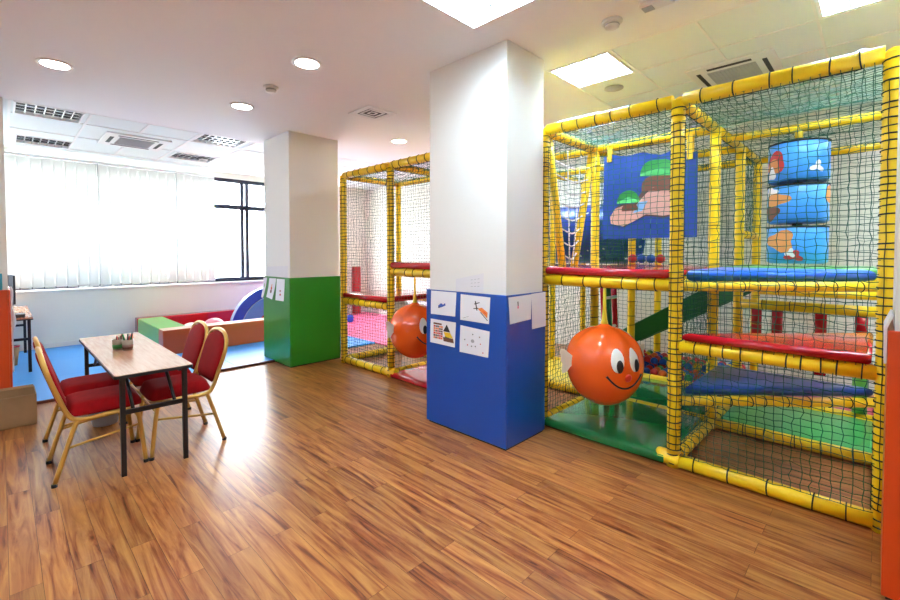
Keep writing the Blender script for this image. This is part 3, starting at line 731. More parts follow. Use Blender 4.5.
# side desk with monitor
t = empty('side_desk', (0.03, 8.03, 0.022), 'narrow dark legged desk standing on blue mats behind orange pad', 'desk')
MB().box(-0.23, 0.23, -0.84, 0.84, 0.65, 0.67).build('tabletop', 'table_laminate', t)
MB().box(-0.233, 0.233, -0.843, 0.843, 0.637, 0.6505).build('edge_band', 'leg_black', t)
for sx in (-1, 1):
    for sy in (-1, 1):
        MB().box(sx * 0.2 - 0.015, sx * 0.2 + 0.015, sy * 0.73 - 0.015, sy * 0.73 + 0.015, 0, 0.638).build('leg', 'leg_black', t)
for sy in (-1, 1): MB().box(-0.19, 0.19, sy * 0.73 - 0.01, sy * 0.73 + 0.01, 0.385, 0.415).build('stretcher', 'leg_black', t)
e = empty('monitor', (-0.095, 7.62, 0.694), 'flat computer monitor seen from its edge on the side desk', 'monitor', rz=0.24)
# screen faces away towards the left wall
MB().box(0.10, 0.145, -0.26, 0.26, 0.13, 0.50).build('casing', 'monitor_grey', e, bevel=0.008)
MB().box(0.145, 0.166, -0.25, 0.25, 0.14, 0.49).build('back_cover', 'monitor_dark', e, bevel=0.008)
MB().box(0.096, 0.1005, -0.235, 0.235, 0.155, 0.475).build('screen', 'monitor_grey', e)
MB().box(0.11, 0.15, -0.035, 0.035, 0.01, 0.2).build('stand', 'monitor_dark', e)
MB().box(0.03, 0.22, -0.11, 0.11, 0.0, 0.014).build('foot', 'monitor_dark', e)
tag(MB().box(0.09, 0.20, 7.24, 7.40, 0.694, 0.73).build('desk_box', 'monitor_dark', bevel=0.006), 'small black box at the front corner of the side desk', 'box')
e = empty('storage_bin', (0.03, 7.85, 0.022), 'small brown bin on blue mats under the side desk', 'bin')
MB().lathe([(0.001, 0), (0.10, 0), (0.125, 0.24), (0.118, 0.24), (0.095, 0.01), (0.001, 0.01)], n=4).build('bin_body', 'cardboard', e)
MB().lathe([(0.12, 0.235), (0.13, 0.235), (0.13, 0.255), (0.12, 0.255)], n=4).build('rim', 'vinyl_red', e)

# ------------------------------------------------------------------ foam ball box at the window
bxx0, bxx1, byy0, byy1, bz = 1.562, 4.5, 7.1, 8.92, 0.375
zb = 0.023
T = 0.26
e = empty('foam_ball_box', ((bxx0 + bxx1) / 2, (byy0 + byy1) / 2, zb), 'low foam ball box of padded blocks below the window', 'ball pit')
ox, oy = e.location.x, e.location.y
def blk(x0, x1, y0, y1, mats, name):
    m = MB(); m.box(x0 - ox, x1 - ox, y0 - oy, y1 - oy, 0, bz - zb, 0)
    o = m.build(name, mats, e)
    me = o.data
    if len(mats) > 1:
        for p in me.polygons:
            if p.normal.z > 0.9: p.material_index = 1
            if len(mats) > 2 and p.normal.y < -0.9: p.material_index = 2
    b = o.modifiers.new('bevel', 'BEVEL'); b.width = 0.014; b.segments = 2
blk(bxx0, bxx1, byy0, byy0 + T, ['vinyl_wood', 'vinyl_cream'], 'front_block')
blk(bxx0, bxx1, byy1 - 0.2, byy1, ['vinyl_red', 'vinyl_red', 'vinyl_red'], 'back_block')
blk(bxx0 + 0.004, bxx0 + 0.36, byy0 + T + 0.002, byy1 - 0.202, ['vinyl_lime', 'vinyl_lime'], 'end_block')
blk(bxx1 - 0.12, bxx1, byy0 + T + 0.002, byy1 - 0.202, ['vinyl_lime', 'vinyl_lime'], 'end_block')
MB().box(bxx0 + 0.36 - ox, bxx1 - 0.12 - ox, byy0 + T - oy, byy1 - 0.2 - oy, 0.0, 0.03).build('base', 'vinyl_red', e)
def halfring(name, cx, cy, R, r, th, mats, label, z=0.055):
    m = MB(); n = 36; prof = []
    for k in range(n + 1):
        a = PI * k / n
        prof.append((math.cos(a), math.sin(a)))
    vs = []; fs = []
    for c, s in prof:
        vs += [(c * R, -th, s * R), (c * R, th, s * R), (c * r, th, s * r), (c * r, -th, s * r)]
    for k in range(n):
        for q in range(4): fs.append((k * 4 + q, k * 4 + (q + 1) % 4, (k + 1) * 4 + (q + 1) % 4, (k + 1) * 4 + q))
    fs.append((0, 1, 2, 3)); fs.append((n * 4 + 3, n * 4 + 2, n * 4 + 1, n * 4))
    m.add(vs, fs, 0)
    o = m.build(name, mats, loc=(cx, cy, z))
    for i, p in enumerate(o.data.polygons):
        if len(mats) > 1 and abs(p.normal.y) < 0.5 and (p.center.x ** 2 + p.center.z ** 2) > ((R + r) / 2) ** 2: p.material_index = 1
    b = o.modifiers.new('bevel', 'BEVEL'); b.width = 0.012; b.segments = 2; b.limit_method = 'ANGLE'; b.angle_limit = 0.8
    return tag(o, label, 'foam arch')
halfring('foam_arch', 3.567, 8.10, 0.79, 0.615, 0.06, ['vinyl_arch', 'vinyl_paleblue'], 'large dark blue foam arch standing in the ball box')
halfring('foam_arch', 3.567, 8.08, 0.61, 0.34, 0.05, ['vinyl_arch_light', 'vinyl_paleblue'], 'smaller light blue foam arch nested inside the dark blue arch')
tag(MB().sphere((2.09, 7.78, 0.204), 0.15, 24, 14).build('play_ball', 'ball_white'), 'large white ball in the ball box, left of the pink one', 'ball')
tag(MB().sphere((2.38, 7.62, 0.234), 0.18, 24, 14).build('play_ball', 'ball_pink'), 'large pink ball in the ball box behind the chair backs', 'ball')
tag(MB().sphere((3.3, 7.55, 0.184), 0.13, 20, 12).build('play_ball', 'pit_yellow'), 'yellow ball in the ball box under the arches', 'ball')

# ------------------------------------------------------------------ the netted play frame
PX = [3.19, 4.12, 5.03, 5.86]
PY = [-0.035, 0.982, 2.02, 3.05, 4.085, 5.09]
A_, B_, C_, D_ = PX
Y_a, Y_b, Y_c, Y_d, Y_e, Y_f = PY
ZT = 2.468; ZB = 0.046
R = 0.043
frame = empty('climbing_structure', (4.05, 2.4, 0), 'long netted climbing frame of yellow padded pipes beside the columns', 'climbing frame')
FX, FY = 4.05, 2.4
def L_(p): return (p[0] - FX, p[1] - FY, p[2])
def pipe(name, a, b, r=R, front=False, step=0.13, joints=(0, 0)):
    a = Vector(L_(a)); b = Vector(L_(b)); d = (b - a); ln = d.length; u = d.normalized()
    m = MB(); n = 16
    k = max(2, int(ln / 0.3))
    m.tube([a + d * (i / k) for i in range(k + 1)], r, n)
    o = m.build(name, 'foam_yellow', frame)
    if step:
        c = MB(); s = step * 0.6; path = []
        rn = random.Random(int(abs(a.x * 97 + a.y * 131 + b.z * 61) * 100) & 0xffff)
        e1 = Vector((1, 0.3, 0)) if abs(u.z) > 0.9 else Vector((0.3, 0.25, -1)); e1 = (e1 - u * e1.dot(u)).normalized(); e2 = u.cross(e1)
        while s < ln - 0.03:
            tx, ty = rn.uniform(-.08, .08) * r, rn.uniform(-.08, .08) * r
            for q in range(13):
                an = 2 * PI * q / 12
                path.append(a + u * (s + tx * math.cos(an) + ty * math.sin(an) + 0.004 * q / 12) + (e1 * math.cos(an) + e2 * math.sin(an)) * (r + 0.002))
            s += step * rn.uniform(0.7, 1.3)
        c.tube(path, 0.0042 if front else 0.0036, 4)
        c.build('lashing_cord', 'cord_dark', o)
    return o
def post(x, y, z1=ZT, front=False):
    o = pipe('post', (x, y, 0.0), (x, y, z1), R * (1.0 if front else 0.94), front, 0.045 if front else 0.14)
    if front:
        c = MB()
        path = []
        for an, dn in ((PI + 0.55, 1), (PI - 0.35, -1), (PI + 1.5, 1)):
            px, py = x + (R + 0.003) * math.cos(an), y + (R + 0.003) * math.sin(an)
            q = [L_((px + random.uniform(-.002, .002), py + random.uniform(-.004, .004), 0.12 + k * 0.1)) for k in range(23)]
            path += q[::dn]
        c.tube(path, 0.0026, 4, cap=False)
        c.build('net_edge', 'cord_dark', o)
    # rounded foam joint at the foot
    return o
for y in PY: post(PX[0], y, front=True)
for y in PY: post(PX[1], y)
for x in PX[2:]:
    for y in PY[:4]: post(x, y)
# corner joints of the front foot pipes
for y, d0, d1 in ((Y_b, 0.036, 0.09), (Y_e, 0.09, 0.05)):
    m = MB(); ln_ = d0 + d1; m.tube([L_((A_, y - d0 + ln_ * q, ZB + 0.006)) for q in (-0.14, -0.12, -0.06, 0.0, 1.0, 1.06, 1.12, 1.14)], 0.05, 16, rs=[0.012, 0.03, 0.045, 0.05, 0.05, 0.048, 0.044, 0.04]); m.build('joint_sleeve', 'foam_yellow', frame)
g_ = 0.035
for i in range(5):
    pipe('beam', (A_, PY[i] + g_, ZT), (A_, PY[i + 1] - g_, ZT), 0.044, True, 0.15)
    if i: pipe('beam', (B_, PY[i] + g_, ZT), (B_, PY[i + 1] - g_, ZT), 0.04, False, 0.17)
    if i < 3:
        if i: pipe('beam', (C_, PY[i] + g_, ZT), (C_, PY[i + 1] - g_, ZT), 0.038, False, 0.2)
        pipe('beam', (D_, PY[i] + g_, ZT), (D_, PY[i + 1] - g_, ZT), 0.038, False, 0.2)
for j, y in enumerate(PY):
    pipe('beam', (A_ + g_, y, ZT), (B_ - g_, y, ZT), 0.041, False, 0.12)
    if j < 4:
        pipe('beam', (B_ + g_, y, ZT), (C_ - g_, y, ZT), 0.039, False, 0.2); pipe('beam', (C_ + g_, y, ZT), (D_ - g_, y, ZT), 0.038, False, 0.2)
for i in (0, 2, 4): pipe('beam', (A_, PY[i] + g_, ZB), (A_, PY[i + 1] - g_, ZB), 0.045, True, 0.17)
for i in range(5): pipe('beam', (B_, PY[i] + g_, ZB), (B_, PY[i + 1] - g_, ZB), 0.042, False, 0.17)
for i in range(3): pipe('beam', (C_, PY[i] + g_, ZB + 0.02), (C_, PY[i + 1] - g_, ZB + 0.02), 0.04, False, 0.2)
for j, y in enumerate(PY):
    pipe('beam', (A_ + g_, y, ZB), (B_ - g_, y, ZB), 0.043, False, 0.1)
    if j < 4: pipe('beam', (B_ + g_, y, ZB), (C_ - g_, y, ZB), 0.04, False, 0.2)
ZM = 1.232
for i in (1, 2, 3): pipe('beam', (A_, PY[i] + g_, ZM), (A_, PY[i + 1] - g_, ZM), 0.043, True, 0.15)
pipe('beam', (A_, Y_e + g_, 0.822), (A_, Y_f - g_, 0.822), 0.043, True, 0.13)
for y in PY[1:5]: pipe('beam', (A_ + g_, y, ZM), (B_ - g_, y, ZM), 0.038, False, 0.15)
pipe('beam', (B_, Y_e + g_, 0.822), (B_, Y_f - g_, 0.822), 0.038, False, 0.15)
for i in (1, 2, 3): pipe('beam', (B_, PY[i] + g_, ZM), (B_, PY[i + 1] - g_, ZM), 0.038, False, 0.15)
pipe('beam', (A_ + 0.03, Y_b - 0.03, 1.226), (B_ - 0.03, Y_a + 0.03, 1.226), 0.032, False, 0.14)
pipe('beam', (A_, Y_a + g_, 0.825), (A_, Y_b - g_, 0.825), 0.041, True, 0.09)
pipe('beam', (A_ + 0.03, Y_b - 0.03, 0.448), (B_ - 0.03, Y_a + 0.03, 0.448), 0.032, False, 0.12)
pipe('beam', (B_, Y_a + g_, 1.226), (B_, Y_b - g_, 1.226), 0.034, False, 0.15)
pipe('beam', (C_, Y_a + g_, 0.965), (C_, Y_b - g_, 0.965), 0.045, False, 0.2)
pipe('beam', (C_, Y_a + g_, 1.225), (C_, Y_b - g_, 1.225), 0.034, False, 0.2)
pipe('beam', (D_, Y_a + g_, 1.04), (D_, Y_b - g_, 1.04), 0.042, False, 0.2)
pipe('beam', (C_ + g_, Y_b, 1.64), (D_ - g_, Y_b, 1.64), 0.038, False, 0.2)
pipe('beam', (4.52, Y_a + g_, ZT - 0.01), (4.52, Y_b - g_, ZT - 0.01), 0.034, False, 0)
# leaning poles that hold the rope net
YP = Y_c + 0.03
pipe('pole', (3.31, YP, 2.42), (3.56, YP, 1.285), 0.034, False, 0)
pipe('pole', (4.09, YP, 2.42), (3.75, YP, 1.285), 0.034, False, 0)

# nets
def net(name, o, u, v, nu, nv, mt='net_green', r=0.0022, wob=0.006, sag=0.0, knots=False, seed=1):
    rn = random.Random(seed); o = Vector(L_(o)); u = Vector(u); v = Vector(v)
    n = u.cross(v).normalized(); G = []
    lx = u.length / nu
    for j in range(nv + 1):
        row = []
        for i in range(nu + 1):
            s, t_ = i / nu, j / nv; ed = min(1, 4 * min(s, 1 - s, t_, 1 - t_) + 0.3)
            bulge = sag * math.sin(PI * s) * math.sin(PI * t_)
            p = o + u * s + v * t_ + n * (rn.gauss(0, 1) * wob * ed + bulge) + u.normalized() * rn.gauss(0, wob * 0.55) + v.normalized() * rn.gauss(0, wob * 0.55)
            row.append(p)
        G.append(row)
    vs = []; fs = []
    un = u.normalized(); vn = v.normalized()
    def strand(pts, side):
        o_ = len(vs)
        for p in pts:
            vs.extend([p + n * r, p - n * r * 0.5 + side * r * 0.87, p - n * r * 0.5 - side * r * 0.87])
        for k in range(len(pts) - 1):
            for q in range(3):
                e_ = (q + 1) % 3; fs.append((o_ + k * 3 + q, o_ + k * 3 + e_, o_ + (k + 1) * 3 + e_, o_ + (k + 1) * 3 + q))
    for j in range(nv + 1): strand(G[j], vn)
    for i in range(nu + 1): strand([G[j][i] for j in range(nv + 1)], un)
    if knots:
        kr = r * 1.75
        for row in G:
            for p in row:
                o_ = len(vs); vs.extend([p + un * kr, p - un * kr, p + vn * kr, p - vn * kr, p + n * kr, p - n * kr])
                for a, b, c in ((0, 2, 4), (2, 1, 4), (1, 3, 4), (3, 0, 4), (2, 0, 5), (1, 2, 5), (3, 1, 5), (0, 3, 5)): fs.append((o_ + a, o_ + b, o_ + c))
    m = MB(); m.add(vs, fs, 0, False)
    me = bpy.data.meshes.new(name); me.from_pydata(m.v, [], m.f); me.materials.append(M[mt]); me.update()
    ob = bpy.data.objects.new(name, me); C.objects.link(ob); ob.parent = frame
    return ob
CELL = 0.0445; CZ = 0.038
def vnet_y(x, y0, y1, z0, z1, cell=CELL, **k): return net('net_panel', (x, y0, z0), (0, y1 - y0, 0), (0, 0, z1 - z0), max(3, round((y1 - y0) / cell)), max(3, round((z1 - z0) / (cell * 0.85))), **k)
def vnet_x(y, x0, x1, z0, z1, cell=CELL, **k): return net('net_panel', (x0, y, z0), (x1 - x0, 0, 0), (0, 0, z1 - z0), max(3, round((x1 - x0) / cell)), max(3, round((z1 - z0) / (cell * 0.85))), **k)
def hnet(z, x0, x1, y0, y1, cell=CELL, **k): return net('net_panel', (x0, y0, z), (x1 - x0, 0, 0), (0, y1 - y0, 0), max(3, round((x1 - x0) / cell)), max(3, round((y1 - y0) / cell)), **k)
fx = A_ - 0.022
q_ = 0.03
vnet_y(fx, Y_a + q_, Y_b - q_, 0.09, ZT - 0.03, mt='net_green', knots=True, seed=11)
vnet_y(fx, Y_b + q_, Y_c - q_, ZM + 0.05, ZT - 0.03, mt='net_green', knots=True, seed=12)
vnet_y(fx, Y_c + q_, Y_d - q_, 0.09, ZT - 0.03, mt='net_green', r=0.0018, seed=13)
vnet_y(fx, Y_d + q_, Y_e - q_, ZM + 0.05, ZT - 0.03, mt='net_green', r=0.0018, seed=14)
vnet_y(fx, Y_e + q_, Y_f - q_, 0.09, ZT - 0.03, mt='net_green', r=0.0018, seed=15)
for i in range(5): hnet(ZT + 0.005, A_ + q_, B_ - q_, PY[i] + q_, PY[i + 1] - q_, sag=-0.05, seed=20 + i)
for i in range(3):
    hnet(ZT + 0.005, B_ + q_, C_ - q_, PY[i] + q_, PY[i + 1] - q_, sag=-0.05, cell=0.06, seed=30 + i)
    hnet(ZT + 0.005, C_ + q_, D_ - q_, PY[i] + q_, PY[i + 1] - q_, sag=-0.05, cell=0.06, seed=40 + i)
    vnet_y(D_ + 0.02, PY[i] + q_, PY[i + 1] - q_, 0.1, ZT - 0.03, cell=0.06, seed=50 + i)
vnet_x(Y_b, A_ + q_, B_ - q_, 0.09, ZM - 0.04, seed=60)
vnet_x(Y_c, A_ + q_, B_ - q_, 0.09, ZM - 0.04, seed=61)
vnet_x(Y_b, C_ + q_, D_ - q_, 1.66, ZT - 0.03, seed=62)
vnet_x(Y_c, B_ + q_, C_ - q_, 1.25, ZT - 0.03, seed=63)
vnet_x(Y_d, A_ + q_, B_ - q_, 0.09, ZT - 0.03, r=0.0018, seed=64)
vnet_x(Y_d, B_ + q_, D_ - q_, 0.09, ZT - 0.03, r=0.0018, seed=65)
vnet_x(Y_f, A_ + q_, B_ - q_, 0.09, ZT - 0.03, r=0.0018, seed=66)
vnet_x(Y_e, A_ + q_, B_ - q_, 0.09, ZM - 0.04, r=0.0018, seed=67)
vnet_x(Y_a, A_ + q_, D_ - q_, 0.09, ZT - 0.03, cell=0.06, r=0.0018, seed=68)
vnet_y(B_, Y_d + q_, Y_e - q_, 0.09, ZT - 0.03, r=0.0018, seed=69)
vnet_y(B_, Y_e + q_, Y_f - q_, 0.09, ZT - 0.03, r=0.0018, seed=70)
vnet_y(C_, Y_b + q_, Y_c - q_, 1.25, ZT - 0.03, cell=0.06, seed=71)

# platforms: foam mats lying on the pipes (things of their own)
def plat(name, poly, z0, z1, mt, label, cat='foam platform', r=0.03):
    o = MB().soft(poly, z0, z1, r).build(name, mt); return tag(o, label, cat)
tri_b = [(A_ + 0.05, Y_b - 0.05), (B_ - 0.05, Y_a + 0.05), (B_ - 0.05, Y_b - 0.05)]
tri_f = [(A_ - 0.045, Y_a + 0.055), (B_ - 0.055, Y_a + 0.055), (A_ - 0.045, Y_b - 0.055)]
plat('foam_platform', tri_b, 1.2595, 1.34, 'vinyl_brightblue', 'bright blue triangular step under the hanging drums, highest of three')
plat('foam_platform', tri_f, 0.8675, 0.924, 'vinyl_red', 'red triangular step between two blue steps in the right bay', r=0.024)
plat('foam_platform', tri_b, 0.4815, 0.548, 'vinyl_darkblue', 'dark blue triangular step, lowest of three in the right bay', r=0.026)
def bay(x0, x1, y0, y1, f_=0.045): return [(x0 - (f_ if x0 == A_ else -0.05), y0 + 0.048), (x1 - 0.05, y0 + 0.048), (x1 - 0.05, y1 - 0.048), (x0 - (f_ if x0 == A_ else -0.05), y1 - 0.048)]
zq0, zq1 = ZM + 0.0435, 1.338
plat('foam_platform', bay(A_, B_, Y_b, Y_c), zq0, zq1, 'vinyl_red', 'red platform above the front orange punch ball', r=0.025)
plat('foam_platform', bay(A_, B_, Y_d, Y_e), zq0, zq1 + 0.012, 'vinyl_red', 'red platform above the far orange punch ball', r=0.025)
plat('foam_platform', bay(A_, B_, Y_c, Y_d), zq0, zq1, 'vinyl_red', 'red platform behind the near column', r=0.025)
plat('foam_platform', bay(A_, B_, Y_e, Y_f), 0.8655, 0.935, 'vinyl_red', 'lower red platform in the farthest netted bay', r=0.025)
plat('foam_platform', bay(B_, C_, Y_a, Y_b), 1.2605, 1.345, 'vinyl_lime', 'green platform behind the highest blue step', r=0.025)
plat('foam_platform', bay(B_, C_, Y_b, Y_c), 1.272, 1.33, 'vinyl_red', 'red platform farther inside, behind the picture banner', r=0.02)
# floor pads
plat('floor_pad', bay(A_, B_, Y_b, Y_c, 0.05), 0.003, 0.085, 'vinyl_mat_green', 'glossy green floor pad under the front orange ball', 'floor pad', 0.03)
plat('floor_pad', bay(B_, C_, Y_b, Y_c), 0.003, 0.075, 'vinyl_mat_green', 'green floor pad before the ball pit, second row', 'floor pad', 0.02)
plat('floor_pad', bay(B_, C_, Y_a, Y_b), 0.003, 0.075, 'vinyl_padgreen', 'green floor pad behind the right netted bay', 'floor pad', 0.02)
plat('floor_pad', bay(C_, D_, Y_a, Y_b), 0.003, 0.075, 'vinyl_pink', 'pink floor pad at the back of the right bay', 'floor pad', 0.02)
plat('floor_pad', bay(B_, C_, Y_c, Y_d), 0.003, 0.085, 'vinyl_yellow', 'yellow floor pad seen through netting left of front ball', 'floor pad', 0.02)
plat('floor_pad', bay(A_, B_, Y_d, Y_e, 0.05), 0.003, 0.07, 'vinyl_red', 'red floor pad under the far orange ball', 'floor pad', 0.025)

# white rope cargo net between the leaning poles
e = empty('rope_net', (3.55, YP, 1.34), 'white rope climbing net between two leaning yellow poles', 'rope net')
def polex(z, s): return (3.31 + (2.42 - z) / 1.135 * 0.25 + 0.03) if s < 0 else (4.09 - (2.42 - z) / 1.135 * 0.34 - 0.03)
m = MB()
for k in range(8):
    z = 1.43 + k * 0.118
    a, b = polex(z, -1), polex(z, 1)
    m.tube(spline([(a - 3.55, -0.02, z - 1.34), ((a + b) / 2 - 3.55, -0.03, z - 1.375), (b - 3.55, -0.02, z - 1.32)], 5), 0.0075, 6)
m.build('cross_rope', 'rope_white', e)
m = MB()
for f_ in (0.33, 0.68):
    m.tube(spline([(polex(z, -1) * (1 - f_) + polex(z, 1) * f_ - 3.55, -0.028, z - 1.355) for z in (1.37, 1.65, 1.95, 2.2, 2.38)], 4), 0.0075, 6)
m.build('long_rope', 'rope_white', e)

# ---- orange punch balls
PROF = [(-0.298, 0.001), (-0.292, 0.05), (-0.262, 0.122), (-0.20, 0.197), (-0.11, 0.250), (0.0, 0.271), (0.08, 0.266), (0.14, 0.246), (0.19, 0.214), (0.235, 0.164), (0.265, 0.108), (0.282, 0.05), (0.305, 0.018)]
PF = [(p.y * 1.03, p.x * 1.03) for p in [Vector((q.x, q.y)) for q in spline([(z, r, 0) for z, r in PROF], 4)]]   # (r, z)
def prof_r(z):
    for i in range(len(PF) - 1):
        if PF[i][1] <= z <= PF[i + 1][1]:
            t_ = (z - PF[i][1]) / max(1e-9, PF[i + 1][1] - PF[i][1]); return PF[i][0] * (1 - t_) + PF[i + 1][0] * t_
    return 0.01
def lobes(a, r, z):
    k = max(0, min(1, (z - 0.06) / 0.14)); return r * (1 + 0.035 * k * math.cos(9 * a))
def bsurf(a, z, off):
    r = lobes(a, prof_r(z), z); d = Vector((math.cos(a), math.sin(a), 0.0)) * (r + off * 0.95); d.z = z * (1 + off * 0.6); return d
def bpatch(m, ac, zc, ra, rz, mi, off=0.004, nr=5, na=20):
    vs = [bsurf(ac, zc, off)]; fs = []
    for i in range(1, nr + 1):
        for k in range(na):
            t_ = 2 * PI * k / na; vs.append(bsurf(ac + ra * i / nr * math.cos(t_), zc + rz * i / nr * math.sin(t_), off if i < nr else -0.002))
    for k in range(na): fs.append((0, 1 + k, 1 + (k + 1) % na))
    for i in range(nr - 1):
        for k in range(na):
            j = (k + 1) % na; fs.append((1 + i * na + k, 1 + i * na + j, 1 + (i + 1) * na + j, 1 + (i + 1) * na + k))
    m.add(vs, fs, mi, True)
def punch_ball(loc, face, ztop, label):
    e = empty('punch_ball', loc, label, 'hanging ball', 'orange punch balls with faces')
    b = MB(); b.lathe(PF, n=72, fn=lobes); b.build('ball_body', 'ball_orange', e)
    f0 = face
    for s in (1, -1):
        m = MB(); bpatch(m, f0 - s * 0.25, 0.088, 0.185, 0.088, 0, 0.004)
        eye = m.build('eye', 'eye_white', e)
        m = MB(); bpatch(m, f0 - s * 0.25 + 0.05, 0.05, 0.10, 0.05, 0, 0.0075); m.build('pupil', 'eye_black', eye)
    m = MB(); vs = bpatch(m, f0 + 0.04, -0.035, 0.10, 0.03, 0, 0.010); m.build('nose', 'nose_red', e)
    m = MB(); pts = []
    for k in range(25):
        t_ = k / 24 * 2 - 1; a = f0 + 0.52 * t_; z = -0.112 + 0.09 * t_ * t_
        pts.append(bsurf(a, z, 0.002))
    m.tube(pts, 0.0065, 6, rs=[0.009] + [0.0065] * 23 + [0.009]); m.build('mouth', 'eye_black', e)
    for s in (1, -1):
        a = f0 - s * 1.60; base = bsurf(a, 0.045, -0.015); d = Vector((math.cos(a), math.sin(a), 0)); tt = Vector((0, 0, 1)); nn = d.cross(tt)
        out = [(-0.0, 0.03), (0.03, 0.055), (0.065, 0.085), (0.092, 0.09), (0.10, 0.065), (0.088, 0.03), (0.094, 0.0), (0.078, -0.02), (0.085, -0.06), (0.078, -0.095), (0.05, -0.085), (0.022, -0.045), (0.0, -0.03)]
        m = MB(); n_ = len(out)
        vs = [base + d * x + tt * y + nn * (0.022 * (1 - x / 0.115)) for x, y in out] + [base + d * x + tt * y - nn * (0.022 * (1 - x / 0.115)) for x, y in out]
        m.add(vs, [tuple(range(n_)), tuple(range(n_, 2 * n_))] + [(i, (i + 1) % n_, n_ + (i + 1) % n_, n_ + i) for i in range(n_)], 0, False)
        m.build('fin', 'fin_cream', e, bevel=0.008, seg=3)
    m = MB(); m.tube([(0, 0, 0.30), (0, 0, 0.34), (0, 0, 0.42), (0, 0, ztop - loc[2])], 0.012, 8, rs=[0.03, 0.02, 0.012, 0.011]); m.build('strap', 'strap_yellow', e)
    return e
punch_ball((A_, 1.482, 0.61), math.radians(-121.5), 1.19, 'front orange hanging ball with a smiling face beside the near column')
punch_ball((A_, 3.66, 0.60), math.radians(-97), 1.19, 'far orange hanging ball half hidden by the blue pad')

# ---- hanging drums
e = empty('hanging_drums', (4.52, 0.485, 2.405), 'three blue picture drums hanging on a strap in the right bay', 'hanging drums')
def dpatch(m, r, ac, zc, ra, rz, mi, wig=0.0, nr=4, na=22):
    vs = [(r * math.cos(ac), r * math.sin(ac), zc)]; fs = []
    for i in range(1, nr + 1):
        for k in range(na):
            t_ = 2 * PI * k / na; q = i / nr * (1 + wig * math.sin(3 * t_ + zc * 9))
            a = ac + ra * q * math.cos(t_); vs.append((r * math.cos(a), r * math.sin(a), zc + rz * q * math.sin(t_)))
    for k in range(na): fs.append((0, 1 + k, 1 + (k + 1) % na))
    for i in range(nr - 1):
        for k in range(na):
            j = (k + 1) % na; fs.append((1 + i * na + k, 1 + i * na + j, 1 + (i + 1) * na + j, 1 + (i + 1) * na + k))
    m.add(vs, fs, mi, True)
camA = math.atan2(-0.485, -4.52)
dr = 0.198
for k, (z0, z1) in enumerate(((-0.384, -0.076), (-0.714, -0.412), (-1.036, -0.742))):
    m = MB(); m.lathe([(0.001, z0), (dr - 0.02, z0), (dr, z0 + 0.015), (dr, z1 - 0.01), (dr - 0.012, z1), (0.001, z1)], n=40)
    m.sm = [bool(abs(m.v[f[0]][2] - m.v[f[2]][2]) > 0.05) for f in m.f]
    h = z1 - z0
    if k == 0:
        dpatch(m, dr + 0.002, camA - 0.85, z0 + h * 0.5, 0.42, 0.085, 2, 0.15); dpatch(m, dr + 0.003, camA - 0.95, z0 + h * 0.40, 0.34, 0.055, 1, 0.2); dpatch(m, dr + 0.004, camA - 1.0, z0 + h * 0.22, 0.22, 0.05, 3, 0.2)
        dpatch(m, dr + 0.002, camA + 0.62, z0 + h * 0.3, 0.2, 0.035, 3, 0.5)
    elif k == 1:
        dpatch(m, dr + 0.002, camA - 0.8, z0 + h * 0.62, 0.5, 0.06, 1, 0.25); dpatch(m, dr + 0.003, camA - 1.0, z0 + h * 0.28, 0.38, 0.06, 4, 0.2); dpatch(m, dr + 0.003, camA - 1.0, z0 + h * 0.85, 0.3, 0.03, 3, 0.3); dpatch(m, dr + 0.002, camA + 1.3, z0 + h * 0.72, 0.3, 0.07, 1)
    else:
        dpatch(m, dr + 0.002, camA - 0.6, z0 + h * 0.6, 0.55, 0.08, 1, 0.25); dpatch(m, dr + 0.002, camA - 0.08, z0 + h * 0.2, 0.26, 0.035, 2, 0.4); dpatch(m, dr + 0.003, camA - 0.2, z0 + h * 0.28, 0.14, 0.03, 3, 0.4)
    dm = m.build('drum', ['drum_blue', 'art_orange', 'art_red', 'art_white', 'art_brown'], e)
    rr = MB(); rr.lathe([(dr - 0.012, z1 - 0.012), (dr + 0.004, z1 - 0.012), (dr + 0.004, z1 + 0.002), (dr - 0.012, z1 + 0.002)], n=40); rr.build('rim', 'black_rubber', dm)
    MB().tube([(0, 0, z1), (0, 0, z1 + 0.045)], 0.035, 10).build('spacer', 'black_rubber', e)
MB().tube([(0, 0, -0.05), (0, 0, 0.05)], 0.028, 8).build('strap', 'strap_yellow', e)

